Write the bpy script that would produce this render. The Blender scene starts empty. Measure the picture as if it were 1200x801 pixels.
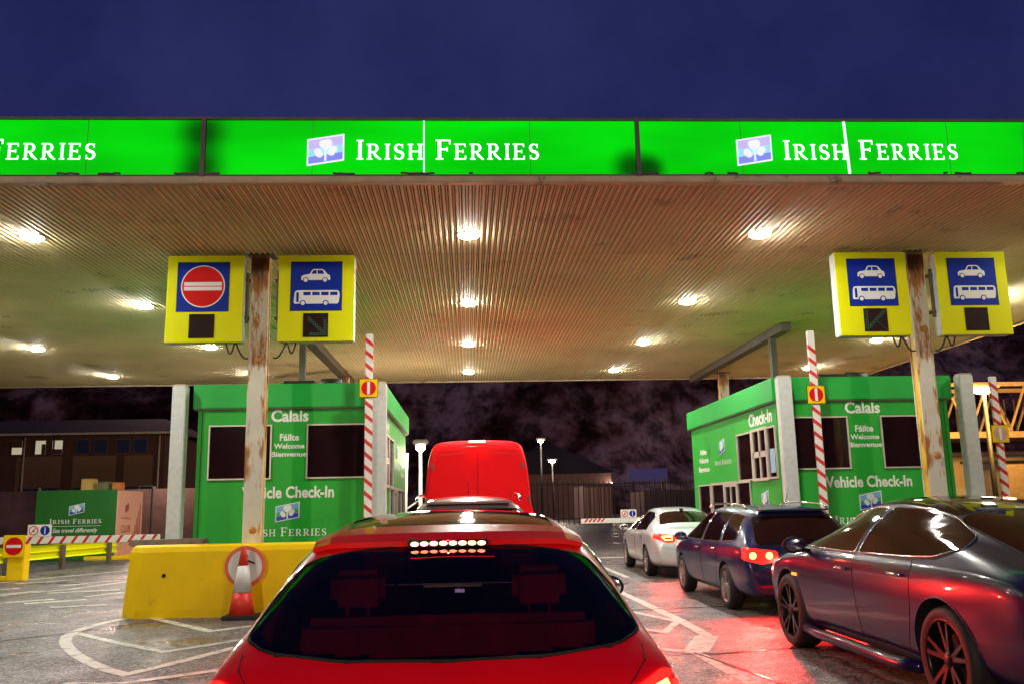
import bpy, bmesh, math, random
from mathutils import Vector, Matrix
from mathutils.bvhtree import BVHTree
random.seed(7)
R = math.radians
S = bpy.context.scene
COL = S.collection

# ------------------------------------------------------------------ camera
cd = bpy.data.cameras.new("camera")
cam = bpy.data.objects.new("camera", cd)
COL.objects.link(cam)
S.camera = cam
cd.sensor_width = 36.0
cd.lens = 36.0 * 1036.0 / 1200.0
cd.clip_end = 2000
cd.clip_start = 0.05
RW = Matrix(((0.99864087, -0.04835113, -0.01945696),
             (0.01036831, -0.18155376, 0.98332636),
             (-0.05107743, -0.98219163, -0.18080569))).transposed()
cam.matrix_world = Matrix.Translation((0, 0, 1.4)) @ RW.to_4x4()

# ------------------------------------------------------------------ sky
w = bpy.data.worlds.new("World"); S.world = w; w.use_nodes = True
nt = w.node_tree; nt.nodes.clear()
out = nt.nodes.new("ShaderNodeOutputWorld"); bg = nt.nodes.new("ShaderNodeBackground")
tc = nt.nodes.new("ShaderNodeTexCoord"); sp = nt.nodes.new("ShaderNodeSeparateXYZ")
rp = nt.nodes.new("ShaderNodeValToRGB"); nz = nt.nodes.new("ShaderNodeTexNoise")
mx = nt.nodes.new("ShaderNodeMix"); mx.data_type = 'RGBA'; mx.blend_type = 'MULTIPLY'
nz.inputs["Scale"].default_value = 3.0; nz.inputs["Detail"].default_value = 9; nz.inputs["Roughness"].default_value = .6
r2 = nt.nodes.new("ShaderNodeValToRGB")
r2.color_ramp.elements[0].position = .34; r2.color_ramp.elements[0].color = (.62, .62, .72, 1)
r2.color_ramp.elements[1].position = .7; r2.color_ramp.elements[1].color = (1.45, 1.25, 1.1, 1)
rp.color_ramp.elements[0].position = .0; rp.color_ramp.elements[0].color = (.020, .012, .030, 1)
rp.color_ramp.elements[1].position = .42; rp.color_ramp.elements[1].color = (.0195, .026, .118, 1)
e = rp.color_ramp.elements.new(.8); e.color = (.011, .018, .085, 1)
L = nt.links.new
L(tc.outputs["Generated"], sp.inputs[0]); L(sp.outputs[2], rp.inputs[0])
L(tc.outputs["Generated"], nz.inputs["Vector"]); L(nz.outputs["Fac"], r2.inputs[0])
mx.inputs[0].default_value = 1
L(rp.outputs[0], mx.inputs[6]); L(r2.outputs[0], mx.inputs[7])
L(mx.outputs[2], bg.inputs[0]); bg.inputs[1].default_value = 0.72
L(bg.outputs[0], out.inputs[0])

# ------------------------------------------------------------------ added fill lights behind the camera, no lamp seen there
def plight(name, loc, power, col, r=.3):
    ld = bpy.data.lights.new(name, 'POINT'); ld.energy = power; ld.color = col; ld.shadow_soft_size = r
    o = bpy.data.objects.new(name, ld); o.location = loc; COL.objects.link(o); return o
plight("front_fill_light", (-10, -15, 7.0), 4300, (1, .88, .66), .5)
plight("front_fill_light", (13, -14, 7.5), 3300, (1, .86, .66), .5)

# added fill lights, hidden behind the canopy, to brighten the cliff
for qx, qp in ((-95, 9000), (-30, 7000), (35, 9000), (100, 12000)):
    plight("cliff_fill_light", (qx, 92, 19), qp*.95, (1, .60, .55), 1.5)
LAMP_STRENGTH = 500.0
vs = S.view_settings
vs.view_transform = 'Standard'; vs.look = 'None'; vs.exposure = 0.4; vs.gamma = 1.0; vs.use_curve_mapping = False
S.cycles.use_denoising = True
S.cycles.sample_clamp_indirect = 6.0
S.cycles.max_bounces = 8
S.cycles.caustics_reflective = False
S.cycles.caustics_refractive = False

# ------------------------------------------------------------------ materials
def mat(name, col, rough=.5, metal=0.0, var=.12, scale=6.0, bump=0.0, bscale=60., coat=0.0, emit=None, estr=0.0,
        spec=.5, stain=None, stain_amt=.0, stain_scale=2.0, rvar=.1):
    m = bpy.data.materials.new(name); m.use_nodes = True
    n = m.node_tree; b = n.nodes["Principled BSDF"]
    b.inputs["Roughness"].default_value = rough; b.inputs["Metallic"].default_value = metal
    b.inputs["Coat Weight"].default_value = coat; b.inputs["Coat Roughness"].default_value = .04
    b.inputs["Specular IOR Level"].default_value = spec
    t = n.nodes.new("ShaderNodeTexCoord"); no = n.nodes.new("ShaderNodeTexNoise")
    no.inputs["Scale"].default_value = scale; no.inputs["Detail"].default_value = 6
    n.links.new(t.outputs["Object"], no.inputs["Vector"])
    ra = n.nodes.new("ShaderNodeValToRGB")
    c = col
    ra.color_ramp.elements[0].position = .3; ra.color_ramp.elements[1].position = .7
    ra.color_ramp.elements[0].color = (c[0]*(1-var), c[1]*(1-var), c[2]*(1-var), 1)
    ra.color_ramp.elements[1].color = (min(1, c[0]*(1+var)), min(1, c[1]*(1+var)), min(1, c[2]*(1+var)), 1)
    n.links.new(no.outputs["Fac"], ra.inputs[0]); last = ra.outputs[0]
    if stain:
        n2 = n.nodes.new("ShaderNodeTexNoise"); n2.inputs["Scale"].default_value = stain_scale
        n2.inputs["Detail"].default_value = 8; n2.inputs["Roughness"].default_value = .65
        n.links.new(t.outputs["Object"], n2.inputs["Vector"])
        r3 = n.nodes.new("ShaderNodeValToRGB")
        r3.color_ramp.elements[0].position = .62 - stain_amt*.3; r3.color_ramp.elements[1].position = .70 - stain_amt*.25
        n.links.new(n2.outputs["Fac"], r3.inputs[0])
        mi = n.nodes.new("ShaderNodeMix"); mi.data_type = 'RGBA'
        n.links.new(r3.outputs[0], mi.inputs[0]); n.links.new(last, mi.inputs[6]); mi.inputs[7].default_value = (*stain, 1)
        last = mi.outputs[2]
    n.links.new(last, b.inputs["Base Color"])
    if rvar:
        mr = n.nodes.new("ShaderNodeMapRange")
        mr.inputs[3].default_value = max(.0, rough*(1-rvar)); mr.inputs[4].default_value = min(1, rough*(1+rvar*1.5))
        n.links.new(no.outputs["Fac"], mr.inputs[0]); n.links.new(mr.outputs[0], b.inputs["Roughness"])
    if bump:
        nb = n.nodes.new("ShaderNodeTexNoise"); nb.inputs["Scale"].default_value = bscale; nb.inputs["Detail"].default_value = 4
        n.links.new(t.outputs["Object"], nb.inputs["Vector"])
        bu = n.nodes.new("ShaderNodeBump"); bu.inputs["Strength"].default_value = bump; bu.inputs["Distance"].default_value = .02
        n.links.new(nb.outputs["Fac"], bu.inputs["Height"]); n.links.new(bu.outputs[0], b.inputs["Normal"])
    if emit:
        b.inputs["Emission Color"].default_value = (*emit, 1); b.inputs["Emission Strength"].default_value = estr
    return m

M = {}
M['booth_green'] = mat("booth_green", (.020, .36, .032), .45, var=.08, scale=1.5, spec=.25, stain=(.014, .25, .022), stain_amt=.15, stain_scale=1.2)
M['booth_band'] = mat("booth_band_green", (.014, .38, .05), .42, var=.07, scale=1.5, spec=.25)
M['text_white'] = mat("text_white", (.80, .82, .74), .5, var=.03)
M['alu'] = mat("aluminium_frame", (.55, .50, .42), .4, .3, var=.1)
M['glass'] = mat("dark_window_glass", (.016, .005, .005), .05, var=.3, scale=2, spec=.4, rvar=0)
M['glass_red'] = mat("dark_glass_red_veil", (.045, .0015, .002), .07, var=.3, scale=2, spec=.22, rvar=0)  # red veiling glare is put into the glass colour
M['sheet'] = mat("paper_notice_blue", (.25, .45, .6), .5, var=.1)
M['grey_post'] = mat("galvanised_grey", (.56, .59, .56), .5, .1, var=.1, scale=12)
M['dark_metal'] = mat("dark_metal", (.03, .027, .025), .5, .3, var=.3)
M['brown_duct'] = mat("brown_duct", (.10, .075, .05), .55, var=.25)
M['yellow'] = mat("yellow_paint", (.90, .60, .0), .55, spec=.2, var=.05, scale=3, stain=(.68, .43, .003), stain_amt=.02, stain_scale=2.5, bump=.1)
M['fluoro'] = mat("fluorescent_yellow", (.72, .74, .0), .5, spec=.15, var=.03, scale=3)
M['sign_blue'] = mat("sign_blue", (.002, .022, .32), .5, spec=.15, var=.08)
M['red_sign'] = mat("sign_red", (.62, .004, .005), .5, spec=.15, var=.08)
M['white'] = mat("white_paint", (.78, .76, .70), .45, var=.05)
M['cream'] = mat("cream_paint", (.66, .62, .50), .5, var=.08, scale=4)
M['red'] = mat("red_paint", (.62, .015, .015), .4, var=.1)
M['black'] = mat("black_rubber", (.012, .012, .012), .6, var=.3)
M['asphalt_block'] = mat("kerb_concrete", (.22, .20, .18), .7, var=.2, scale=8, bump=.3)
M['rubber'] = mat("tyre_rubber", (.014, .013, .013), .65, var=.2, bump=.1)
M['chrome'] = mat("chrome_trim", (.75, .75, .75), .12, 1.0, var=.05)
M['led'] = mat("led_display_off", (.022, .010, .008), .6, spec=.1, var=.2)
M['led_green'] = mat("led_green_dots", (.0, .05, .03), .4, emit=(0, .5, .3), estr=.08)
M['lamp'] = mat("lamp_lens_lit", (.9, .9, .8), .3, emit=(1, .98, .90), estr=LAMP_STRENGTH)
M['tail'] = mat("tail_lamp_red", (.5, .005, .005), .15, var=.1, emit=(1, .010, .006), estr=3.0, coat=.5)
M['tail_hot'] = mat("tail_lamp_filament", (.9, .3, .05), .2, emit=(1, .20, .03), estr=14)
M['brake_led'] = mat("brake_led", (.9, .3, .2), .2, emit=(1, .16, .09), estr=24)
M['liner'] = mat("wheel_arch_liner", (.008, .008, .008), .8, var=.2)
M['headlamp'] = mat("headlamp_lens", (.5, .5, .5), .08, .2)
M['plate'] = mat("number_plate", (.55, .62, .6), .4, var=.04)
M['seam'] = mat("panel_gap_black", (.003, .003, .004), .7)
M['rim_dark'] = mat("rim_dark_grey", (.035, .033, .035), .28, .8, var=.1)
M['rim_silver'] = mat("rim_silver", (.45, .43, .42), .3, .8, var=.1)
M['orange_steel'] = mat("gantry_steel", (.55, .40, .22), .6, var=.15)
M['beige_wall'] = mat("beige_cladding", (.52, .40, .25), .7, var=.1, scale=1)
M['kiosk_green'] = mat("kiosk_green", (.012, .13, .010), .5, var=.08)
M['kiosk_pink'] = mat("kiosk_salmon", (.74, .38, .26), .55, var=.06)
M['salmon_dark'] = mat("kiosk_print", (.35, .10, .06), .55, var=.2)

def paint(name, col, metal=.5, rough=.28, drops=.25, coat=1.0, spec=.5):
    m = mat(name, col, rough, metal, var=.04, scale=3, coat=coat, rvar=0, spec=spec)
    n = m.node_tree; b = n.nodes["Principled BSDF"]
    t = n.nodes.new("ShaderNodeTexCoord"); v = n.nodes.new("ShaderNodeTexVoronoi"); v.inputs["Scale"].default_value = 75
    n.links.new(t.outputs["Object"], v.inputs["Vector"])
    ra = n.nodes.new("ShaderNodeValToRGB"); ra.color_ramp.elements[0].position = .12; ra.color_ramp.elements[1].position = .32
    ra.color_ramp.elements[0].color = (1, 1, 1, 1); ra.color_ramp.elements[1].color = (0, 0, 0, 1)
    n.links.new(v.outputs["Distance"], ra.inputs[0])
    bu = n.nodes.new("ShaderNodeBump"); bu.inputs["Strength"].default_value = drops; bu.inputs["Distance"].default_value = .004
    n.links.new(ra.outputs[0], bu.inputs["Height"]); n.links.new(bu.outputs[0], b.inputs["Coat Normal"])
    return m
M['p_navy'] = paint("paint_navy_purple", (.007, .006, .055), .0, .3, .05, .55, .2)
M['p_blue'] = paint("paint_slate_blue", (.010, .016, .075), .0, .3, .05, .7, .2)
M['p_silver'] = paint("paint_silver", (.72, .79, .77), .2, .35, .05)
M['p_red'] = paint("paint_red", (.95, .001, .001), .0, .35, .15, .7, .2)
M['p_grey'] = paint("paint_grey", (.45, .43, .42), .5, .3, .1)
M['p_van'] = paint("paint_van_red", (.95, .001, .006), .0, .6, .05, .12, .15)
M['p_dark'] = paint("paint_dark_maroon", (.05, .008, .008), .3, .35, .1)

# rusty painted steel of the columns
def rusty(name, base, amt=.0):
    m = mat(name, base, .55, 0, var=.08, scale=5)
    n = m.node_tree; b = n.nodes["Principled BSDF"]
    t = n.nodes.new("ShaderNodeTexCoord"); mp = n.nodes.new("ShaderNodeMapping"); mp.inputs["Scale"].default_value = (5, 5, .95)
    no = n.nodes.new("ShaderNodeTexNoise"); no.inputs["Scale"].default_value = 1.0; no.inputs["Detail"].default_value = 9
    no.inputs["Roughness"].default_value = .62
    n.links.new(t.outputs["Object"], mp.inputs[0]); n.links.new(mp.outputs[0], no.inputs["Vector"])
    se = n.nodes.new("ShaderNodeSeparateXYZ"); n.links.new(t.outputs["Object"], se.inputs[0])
    mr = n.nodes.new("ShaderNodeMapRange"); mr.inputs[1].default_value = 4.0; mr.inputs[2].default_value = 5.15
    mr.inputs[3].default_value = 0; mr.inputs[4].default_value = .12
    n.links.new(se.outputs[2], mr.inputs[0])
    ad = n.nodes.new("ShaderNodeMath"); ad.operation = 'ADD'
    n.links.new(no.outputs["Fac"], ad.inputs[0]); n.links.new(mr.outputs[0], ad.inputs[1])
    ra = n.nodes.new("ShaderNodeValToRGB")
    ra.color_ramp.elements[0].position = .507 - amt; ra.color_ramp.elements[0].color = (0, 0, 0, 1)
    ra.color_ramp.elements[1].position = .56 - amt; ra.color_ramp.elements[1].color = (1, 1, 1, 1)
    n.links.new(ad.outputs[0], ra.inputs[0])
    rc = n.nodes.new("ShaderNodeValToRGB")
    rc.color_ramp.elements[0].position = .52; rc.color_ramp.elements[0].color = (.55, .24, .05, 1)
    rc.color_ramp.elements[1].position = .68; rc.color_ramp.elements[1].color = (.10, .035, .012, 1)
    n.links.new(ad.outputs[0], rc.inputs[0])
    mi = n.nodes.new("ShaderNodeMix"); mi.data_type = 'RGBA'
    old = b.inputs["Base Color"].links[0].from_socket
    n.links.new(ra.outputs[0], mi.inputs[0]); n.links.new(old, mi.inputs[6]); n.links.new(rc.outputs[0], mi.inputs[7])
    n.links.new(mi.outputs[2], b.inputs["Base Color"])
    return m
M['col_cream'] = rusty("column_cream_rusty", (.70, .68, .55))
M['col_yellow'] = rusty("column_yellow_rusty", (.80, .50, .04), -.02)
M['barrier_post_grey'] = mat("weathered_plank", (.20, .15, .12), .7, var=.3, scale=10)

# backlit fascia: green film over tubes, a little uneven where tubes have failed
def fascia_mat():
    m = bpy.data.materials.new("backlit_green_film"); m.use_nodes = True
    n = m.node_tree; b = n.nodes["Principled BSDF"]
    b.inputs["Base Color"].default_value = (.0, .10, .002, 1); b.inputs["Roughness"].default_value = .6; b.inputs["Specular IOR Level"].default_value = .08
    t = n.nodes.new("ShaderNodeTexCoord")
    mp = n.nodes.new("ShaderNodeMapping"); mp.inputs["Scale"].default_value = (.35, .35, 1.1)
    no = n.nodes.new("ShaderNodeTexNoise"); no.inputs["Scale"].default_value = 1.3; no.inputs["Detail"].default_value = 2
    n.links.new(t.outputs["Object"], mp.inputs[0]); n.links.new(mp.outputs[0], no.inputs["Vector"])
    mr = n.nodes.new("ShaderNodeMapRange"); mr.inputs[1].default_value = .3; mr.inputs[2].default_value = .7
    mr.inputs[3].default_value = .36; mr.inputs[4].default_value = .60
    n.links.new(no.outputs["Fac"], mr.inputs[0])
    last = mr.outputs[0]
    # failed tube ends
    for (x, z, r) in ((-3.05, 5.72, .42), (-3.05, 5.30, .40), (1.98, 5.30, .34), (2.20, 5.28, .26), (7.12, 5.7, .4)):
        vm = n.nodes.new("ShaderNodeVectorMath"); vm.operation = 'DISTANCE'
        vm.inputs[1].default_value = (x, -.02, z)
        n.links.new(t.outputs["Object"], vm.inputs[0])
        q = n.nodes.new("ShaderNodeMapRange"); q.interpolation_type = 'SMOOTHSTEP'
        q.inputs[1].default_value = 0.05; q.inputs[2].default_value = r; q.inputs[3].default_value = .12; q.inputs[4].default_value = 1
        n.links.new(vm.outputs["Value"], q.inputs[0])
        mu = n.nodes.new("ShaderNodeMath"); mu.operation = 'MULTIPLY'
        n.links.new(last, mu.inputs[0]); n.links.new(q.outputs[0], mu.inputs[1]); last = mu.outputs[0]
    b.inputs["Emission Color"].default_value = (.0, 1, .003, 1)
    n.links.new(last, b.inputs["Emission Strength"])
    return m
M['fascia'] = fascia_mat()
M['letter_lit'] = mat("backlit_letter", (.8, .9, .9), .4, emit=(.80, 1.0, .93), estr=1.1)
M['logo_white'] = mat("backlit_logo_white", (.8, .8, .9), .4, emit=(.82, .80, .95), estr=.62)
M['logo_lilac'] = mat("backlit_logo_lilac", (.5, .5, .8), .4, emit=(.42, .38, .72), estr=.72)
M['logo_aqua'] = mat("backlit_logo_aqua", (.3, .7, .8), .4, emit=(.28, .72, .76), estr=.6)
M['logo_blue'] = mat("backlit_logo_blue", (.2, .25, .8), .4, emit=(.16, .20, .70), estr=.7)
M['leak'] = mat("light_leak_gap", (.8, .9, .9), .4, emit=(.7, 1, .9), estr=1.2)
M['pl_white'] = mat("logo_white", (.75, .78, .75), .5, var=.03)
M['pl_sky'] = mat("logo_sky_blue", (.20, .42, .70), .5, var=.05)
M['pl_green'] = mat("logo_green", (.05, .35, .12), .5, var=.05)
M['pl_blue'] = mat("logo_deep_blue", (.02, .05, .50), .5, var=.05)

# wet asphalt
def asphalt():
    m = bpy.data.materials.new("wet_asphalt"); m.use_nodes = True
    n = m.node_tree; b = n.nodes["Principled BSDF"]; k = n.links.new
    t = n.nodes.new("ShaderNodeTexCoord")
    def noise(s, d=4, ro=.5):
        q = n.nodes.new("ShaderNodeTexNoise"); q.inputs["Scale"].default_value = s; q.inputs["Detail"].default_value = d
        q.inputs["Roughness"].default_value = ro; k(t.outputs["Object"], q.inputs["Vector"]); return q.outputs["Fac"]
    def ramp(src, a, ca, c, cc):
        q = n.nodes.new("ShaderNodeValToRGB"); q.color_ramp.elements[0].position = a; q.color_ramp.elements[0].color = (*ca, 1)
        q.color_ramp.elements[1].position = c; q.color_ramp.elements[1].color = (*cc, 1); k(src, q.inputs[0]); return q.outputs[0]
    v = n.nodes.new("ShaderNodeTexVoronoi"); v.inputs["Scale"].default_value = 44; k(t.outputs["Object"], v.inputs["Vector"])
    grain = ramp(v.outputs["Color"], .30, (.014, .012, .012), .85, (.34, .30, .28))
    patch = ramp(noise(.35, 6, .6), .35, (.74, .71, .69), .65, (1.0, .96, .92))
    mi = n.nodes.new("ShaderNodeMix"); mi.data_type = 'RGBA'; mi.blend_type = 'MULTIPLY'; mi.inputs[0].default_value = 1
    k(grain, mi.inputs[6]); k(patch, mi.inputs[7]); k(mi.outputs[2], b.inputs["Base Color"])
    k(ramp(noise(.8, 5, .6), .36, (.22,)*3, .60, (.60,)*3), b.inputs["Roughness"])
    nb = n.nodes.new("ShaderNodeBump"); nb.inputs["Strength"].default_value = .55; nb.inputs["Distance"].default_value = .012
    k(v.outputs["Distance"], nb.inputs["Height"]); k(nb.outputs[0], b.inputs["Normal"])
    return m
M['asphalt'] = asphalt()
M['marking'] = mat("worn_white_marking", (.62, .60, .50), .4, var=.12, scale=15, stain=(.12, .11, .10), stain_amt=.30, stain_scale=7, bump=.3, bscale=120)
M['crack'] = mat("bitumen_joint", (.02, .014, .013), .25, var=.2)

# ribbed soffit
M['soffit'] = mat("soffit_ribbed_sheet", (.74, .62, .36), .62, .0, var=.12, scale=.7, spec=.2, stain=(.46, .38, .22), stain_amt=.06, stain_scale=1.3)
M['soffit_gap'] = mat("soffit_groove_shade", (.20, .13, .065), .8, var=.15)  # dark colour stands in for shade in the grooves between ribs
M['soffit_back'] = mat("soffit_backing", (.16, .11, .06), .8, var=.2)
M['trim_beige'] = mat("fascia_trim", (.50, .38, .25), .5, var=.15, scale=4, stain=(.14, .06, .03), stain_amt=.12, stain_scale=5)
M['trim_dark'] = mat("fascia_frame_dark", (.10, .075, .085), .5, var=.3, scale=6)

# cliff
def cliffmat():
    m = bpy.data.materials.new("chalk_and_scrub"); m.use_nodes = True
    n = m.node_tree; b = n.nodes["Principled BSDF"]; k = n.links.new; b.inputs["Roughness"].default_value = .95
    b.inputs["Specular IOR Level"].default_value = .05
    t = n.nodes.new("ShaderNodeTexCoord")
    def nz_(sc, de, ro, scv=(1, 1, 1)):
        mp = n.nodes.new("ShaderNodeMapping"); mp.inputs["Scale"].default_value = scv; k(t.outputs["Object"], mp.inputs[0])
        q = n.nodes.new("ShaderNodeTexNoise"); q.inputs["Scale"].default_value = sc; q.inputs["Detail"].default_value = de
        q.inputs["Roughness"].default_value = ro; q.inputs["Distortion"].default_value = .15; k(mp.outputs[0], q.inputs["Vector"]); return q.outputs["Fac"]
    def rp_(src, els):
        q = n.nodes.new("ShaderNodeValToRGB")
        while len(q.color_ramp.elements) < len(els): q.color_ramp.elements.new(.5)
        for e_, (p_, c_) in zip(q.color_ramp.elements, els): e_.position = p_; e_.color = (*c_, 1)
        k(src, q.inputs[0]); return q.outputs[0]
    big = rp_(nz_(.05, 8, .62, (1, .5, 1.3)), [(.40, (.016, .007, .008)), (.48, (.05, .022, .024)), (.53, (.13, .085, .092)), (.62, (.24, .19, .21))])
    fine = rp_(nz_(.30, 6, .7, (1, 1, 1)), [(.42, (.30, .28, .28)), (.58, (1.2, 1.2, 1.2))])
    mi = n.nodes.new("ShaderNodeMix"); mi.data_type = 'RGBA'; mi.blend_type = 'MULTIPLY'; mi.inputs[0].default_value = 1
    k(big, mi.inputs[6]); k(fine, mi.inputs[7]); k(mi.outputs[2], b.inputs["Base Color"])
    return m
M['cliff'] = cliffmat()
M['brick'] = mat("dark_brick", (.085, .032, .018), .85, var=.2, scale=3)
M['render'] = mat("brown_render_panel", (.17, .085, .035), .8, var=.1)
M['slate'] = mat("dark_slate_roof", (.03, .026, .04), .85, spec=.05, var=.15)
M['pane_dim'] = mat("dim_window_pane", (.03, .035, .08), .2, var=.2)
M['pane_lit'] = mat("lit_window_pane", (.5, .5, .35), .3, emit=(1, .9, .62), estr=.28)
M['wall_pink'] = mat("concrete_panel_wall", (.17, .09, .085), .8, var=.2, scale=2, spec=.1)
M['street_lamp_lit'] = mat("street_lamp_lit", (1, .9, .7), .3, emit=(1, .86, .62), estr=60)
M['sodium_lit'] = mat("sodium_lamp_lit", (1, .8, .4), .3, emit=(1, .80, .45), estr=60)
M['screen'] = mat("blue_billboard_lit", (.05, .06, .2), .4, emit=(.08, .06, .25), estr=.16)
M['orange_box'] = mat("orange_box", (.55, .16, .03), .6, var=.1)
M['ochre_box'] = mat("ochre_box", (.5, .33, .08), .6, var=.1)
M['olive_box'] = mat("olive_box", (.14, .14, .05), .6, var=.15)

# ------------------------------------------------------------------ object helpers
def tag(o, label=None, cat=None, group=None, kind=None):
    if label: o['label'] = label
    if cat: o['category'] = cat
    if group: o['group'] = group
    if kind: o['kind'] = kind
    return o
def thing(name, label, cat, loc=(0, 0, 0), rz=0.0, group=None):
    o = bpy.data.objects.new(name, None); COL.objects.link(o); o.location = loc; o.rotation_euler = (0, 0, rz)
    o.empty_display_size = .2
    return tag(o, label, cat, group)
def copy_tree(o, parent=None):
    c = o.copy(); COL.objects.link(c)
    if parent: c.parent = parent
    for ch in list(o.children): copy_tree(ch, c)
    return c

class MB:
    def __init__(s): s.v = []; s.f = []; s.sm = []; s.mi = []
    def add(s, vs, fs, smooth=False, mi=0):
        b = len(s.v); s.v += [tuple(x) for x in vs]
        for f in fs: s.f.append([b + i for i in f]); s.sm.append(smooth); s.mi.append(mi)
        return s
    def box(s, x0, x1, y0, y1, z0, z1, mi=0, bev=0.0):
        if bev:
            bm = bmesh.new(); bmesh.ops.create_cube(bm, size=1)
            for q in bm.verts: q.co = Vector(((x0+x1)/2 + q.co.x*(x1-x0), (y0+y1)/2 + q.co.y*(y1-y0), (z0+z1)/2 + q.co.z*(z1-z0)))
            bmesh.ops.bevel(bm, geom=bm.edges[:], offset=bev, segments=2, affect='EDGES')
            return s.bm(bm, mi=mi)
        v = [(x, y, z) for x in (x0, x1) for y in (y0, y1) for z in (z0, z1)]
        return s.add(v, [(0, 1, 3, 2), (4, 6, 7, 5), (0, 4, 5, 1), (2, 3, 7, 6), (0, 2, 6, 4), (1, 5, 7, 3)], mi=mi)
    def obox(s, c, ax, ay, az, mi=0):
        c, ax, ay, az = Vector(c), Vector(ax), Vector(ay), Vector(az)
        v = [c + i*ax + j*ay + k*az for i in (-1, 1) for j in (-1, 1) for k in (-1, 1)]
        return s.add(v, [(0, 1, 3, 2), (4, 6, 7, 5), (0, 4, 5, 1), (2, 3, 7, 6), (0, 2, 6, 4), (1, 5, 7, 3)], mi=mi)
    def bar(s, a, b, wd, ht=None, mi=0, up=(0, 0, 1)):
        a, b = Vector(a), Vector(b); d = (b - a); l = d.length; d.normalize(); u = Vector(up)
        if abs(d.dot(u)) > .95: u = Vector((0, 1, 0))
        sx = d.cross(u).normalized(); u = sx.cross(d)
        return s.obox((a+b)/2, sx*wd/2, d*l/2, u*(ht or wd)/2, mi)
    def tube(s, pts, r, n=8, mi=0, closed=False, smooth=True):
        pts = [Vector(p) for p in pts]; rings = []; N = len(pts); pu = None
        for i, p in enumerate(pts):
            a = pts[(i-1) % N] if (i or closed) else p; c = pts[(i+1) % N] if (i < N-1 or closed) else p
            d = (c - a)
            if d.length < 1e-7: d = Vector((0, 0, 1))
            d.normalize()
            if pu is None: pu = Vector((0, 0, 1)) if abs(d.z) < .9 else Vector((1, 0, 0))
            sx = d.cross(pu)
            if sx.length < 1e-4: sx = d.cross(Vector((0, 1, 0)))
            sx.normalize(); u = sx.cross(d); pu = u
            rr = r[i] if isinstance(r, (list, tuple)) else r
            rings.append([p + sx*rr*math.cos(2*math.pi*k/n) + u*rr*math.sin(2*math.pi*k/n) for k in range(n)])
        v = [q for g in rings for q in g]; f = []
        for i in range(N if closed else N-1):
            j = (i+1) % N
            for k in range(n): f.append((i*n+k, i*n+(k+1) % n, j*n+(k+1) % n, j*n+k))
        if not closed: f.append(tuple(range(n))[::-1]); f.append(tuple((N-1)*n+k for k in range(n)))
        return s.add(v, f, smooth, mi)
    def lathe(s, prof, n=32, axis='Z', c=(0, 0, 0), mi=0, smooth=True, cap=True):
        c = Vector(c); v = []
        for (r, h) in prof:
            for k in range(n):
                a = 2*math.pi*k/n; x, y = r*math.cos(a), r*math.sin(a)
                v.append(c + (Vector((x, y, h)) if axis == 'Z' else Vector((h, x, y)) if axis == 'X' else Vector((x, h, y))))
        f = []
        for i in range(len(prof)-1):
            for k in range(n): f.append((i*n+k, i*n+(k+1) % n, (i+1)*n+(k+1) % n, (i+1)*n+k))
        if cap:
            f.append(tuple(range(n))[::-1]); f.append(tuple((len(prof)-1)*n+k for k in range(n)))
        return s.add(v, f, smooth, mi)
    def prism(s, poly, o, rx, up, t, mi=0):
        """flat outline poly (u,v) on the plane o,rx,up with thickness t along the outward normal"""
        o, rx, up = Vector(o), Vector(rx), Vector(up); nn = rx.cross(up)
        N = len(poly)
        v = [o + rx*a + up*b for a, b in poly] + [o + rx*a + up*b + nn*t for a, b in poly]
        f = [tuple(range(N))[::-1], tuple(N+i for i in range(N))]
        for i in range(N): f.append((i, (i+1) % N, N+(i+1) % N, N+i))
        return s.add(v, f, mi=mi)
    def bm(s, bm, mi=0, smooth=False):
        bm.verts.ensure_lookup_table(); bm.verts.index_update()
        s.add([q.co.copy() for q in bm.verts], [[q.index for q in f.verts] for f in bm.faces], smooth, mi); bm.free(); return s
    def build(s, name, mats, parent=None, recalc=True):
        me = bpy.data.meshes.new(name); me.from_pydata(s.v, [], s.f)
        mats = mats if isinstance(mats, (list, tuple)) else [mats]
        for m in mats: me.materials.append(M[m] if isinstance(m, str) else m)
        me.polygons.foreach_set("use_smooth", s.sm); me.polygons.foreach_set("material_index", s.mi)
        if recalc:
            b = bmesh.new(); b.from_mesh(me); bmesh.ops.recalc_face_normals(b, faces=b.faces[:]); b.to_mesh(b and me); b.free()
        me.update()
        o = bpy.data.objects.new(name, me); COL.objects.link(o)
        if parent: o.parent = parent
        return o

def disc(cx, cy, r, n=28, a0=0, a1=360):
    return [(cx + r*math.cos(R(a0 + (a1-a0)*i/n)), cy + r*math.sin(R(a0 + (a1-a0)*i/n))) for i in range(n if a1-a0 >= 360 else n+1)]
def rnd(poly, r, seg=4):
    out = []; N = len(poly)
    for i in range(N):
        p = Vector(poly[i]); a = Vector(poly[i-1]); c = Vector(poly[(i+1) % N])
        da, dc = (a-p), (c-p); ra = min(r, da.length*.45); rc = min(r, dc.length*.45)
        A = p + da.normalized()*ra; C = p + dc.normalized()*rc
        for k in range(seg+1):
            t = k/seg; q = A*(1-t)**2 + p*2*t*(1-t) + C*t*t; out.append((q.x, q.y))
    return out

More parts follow.
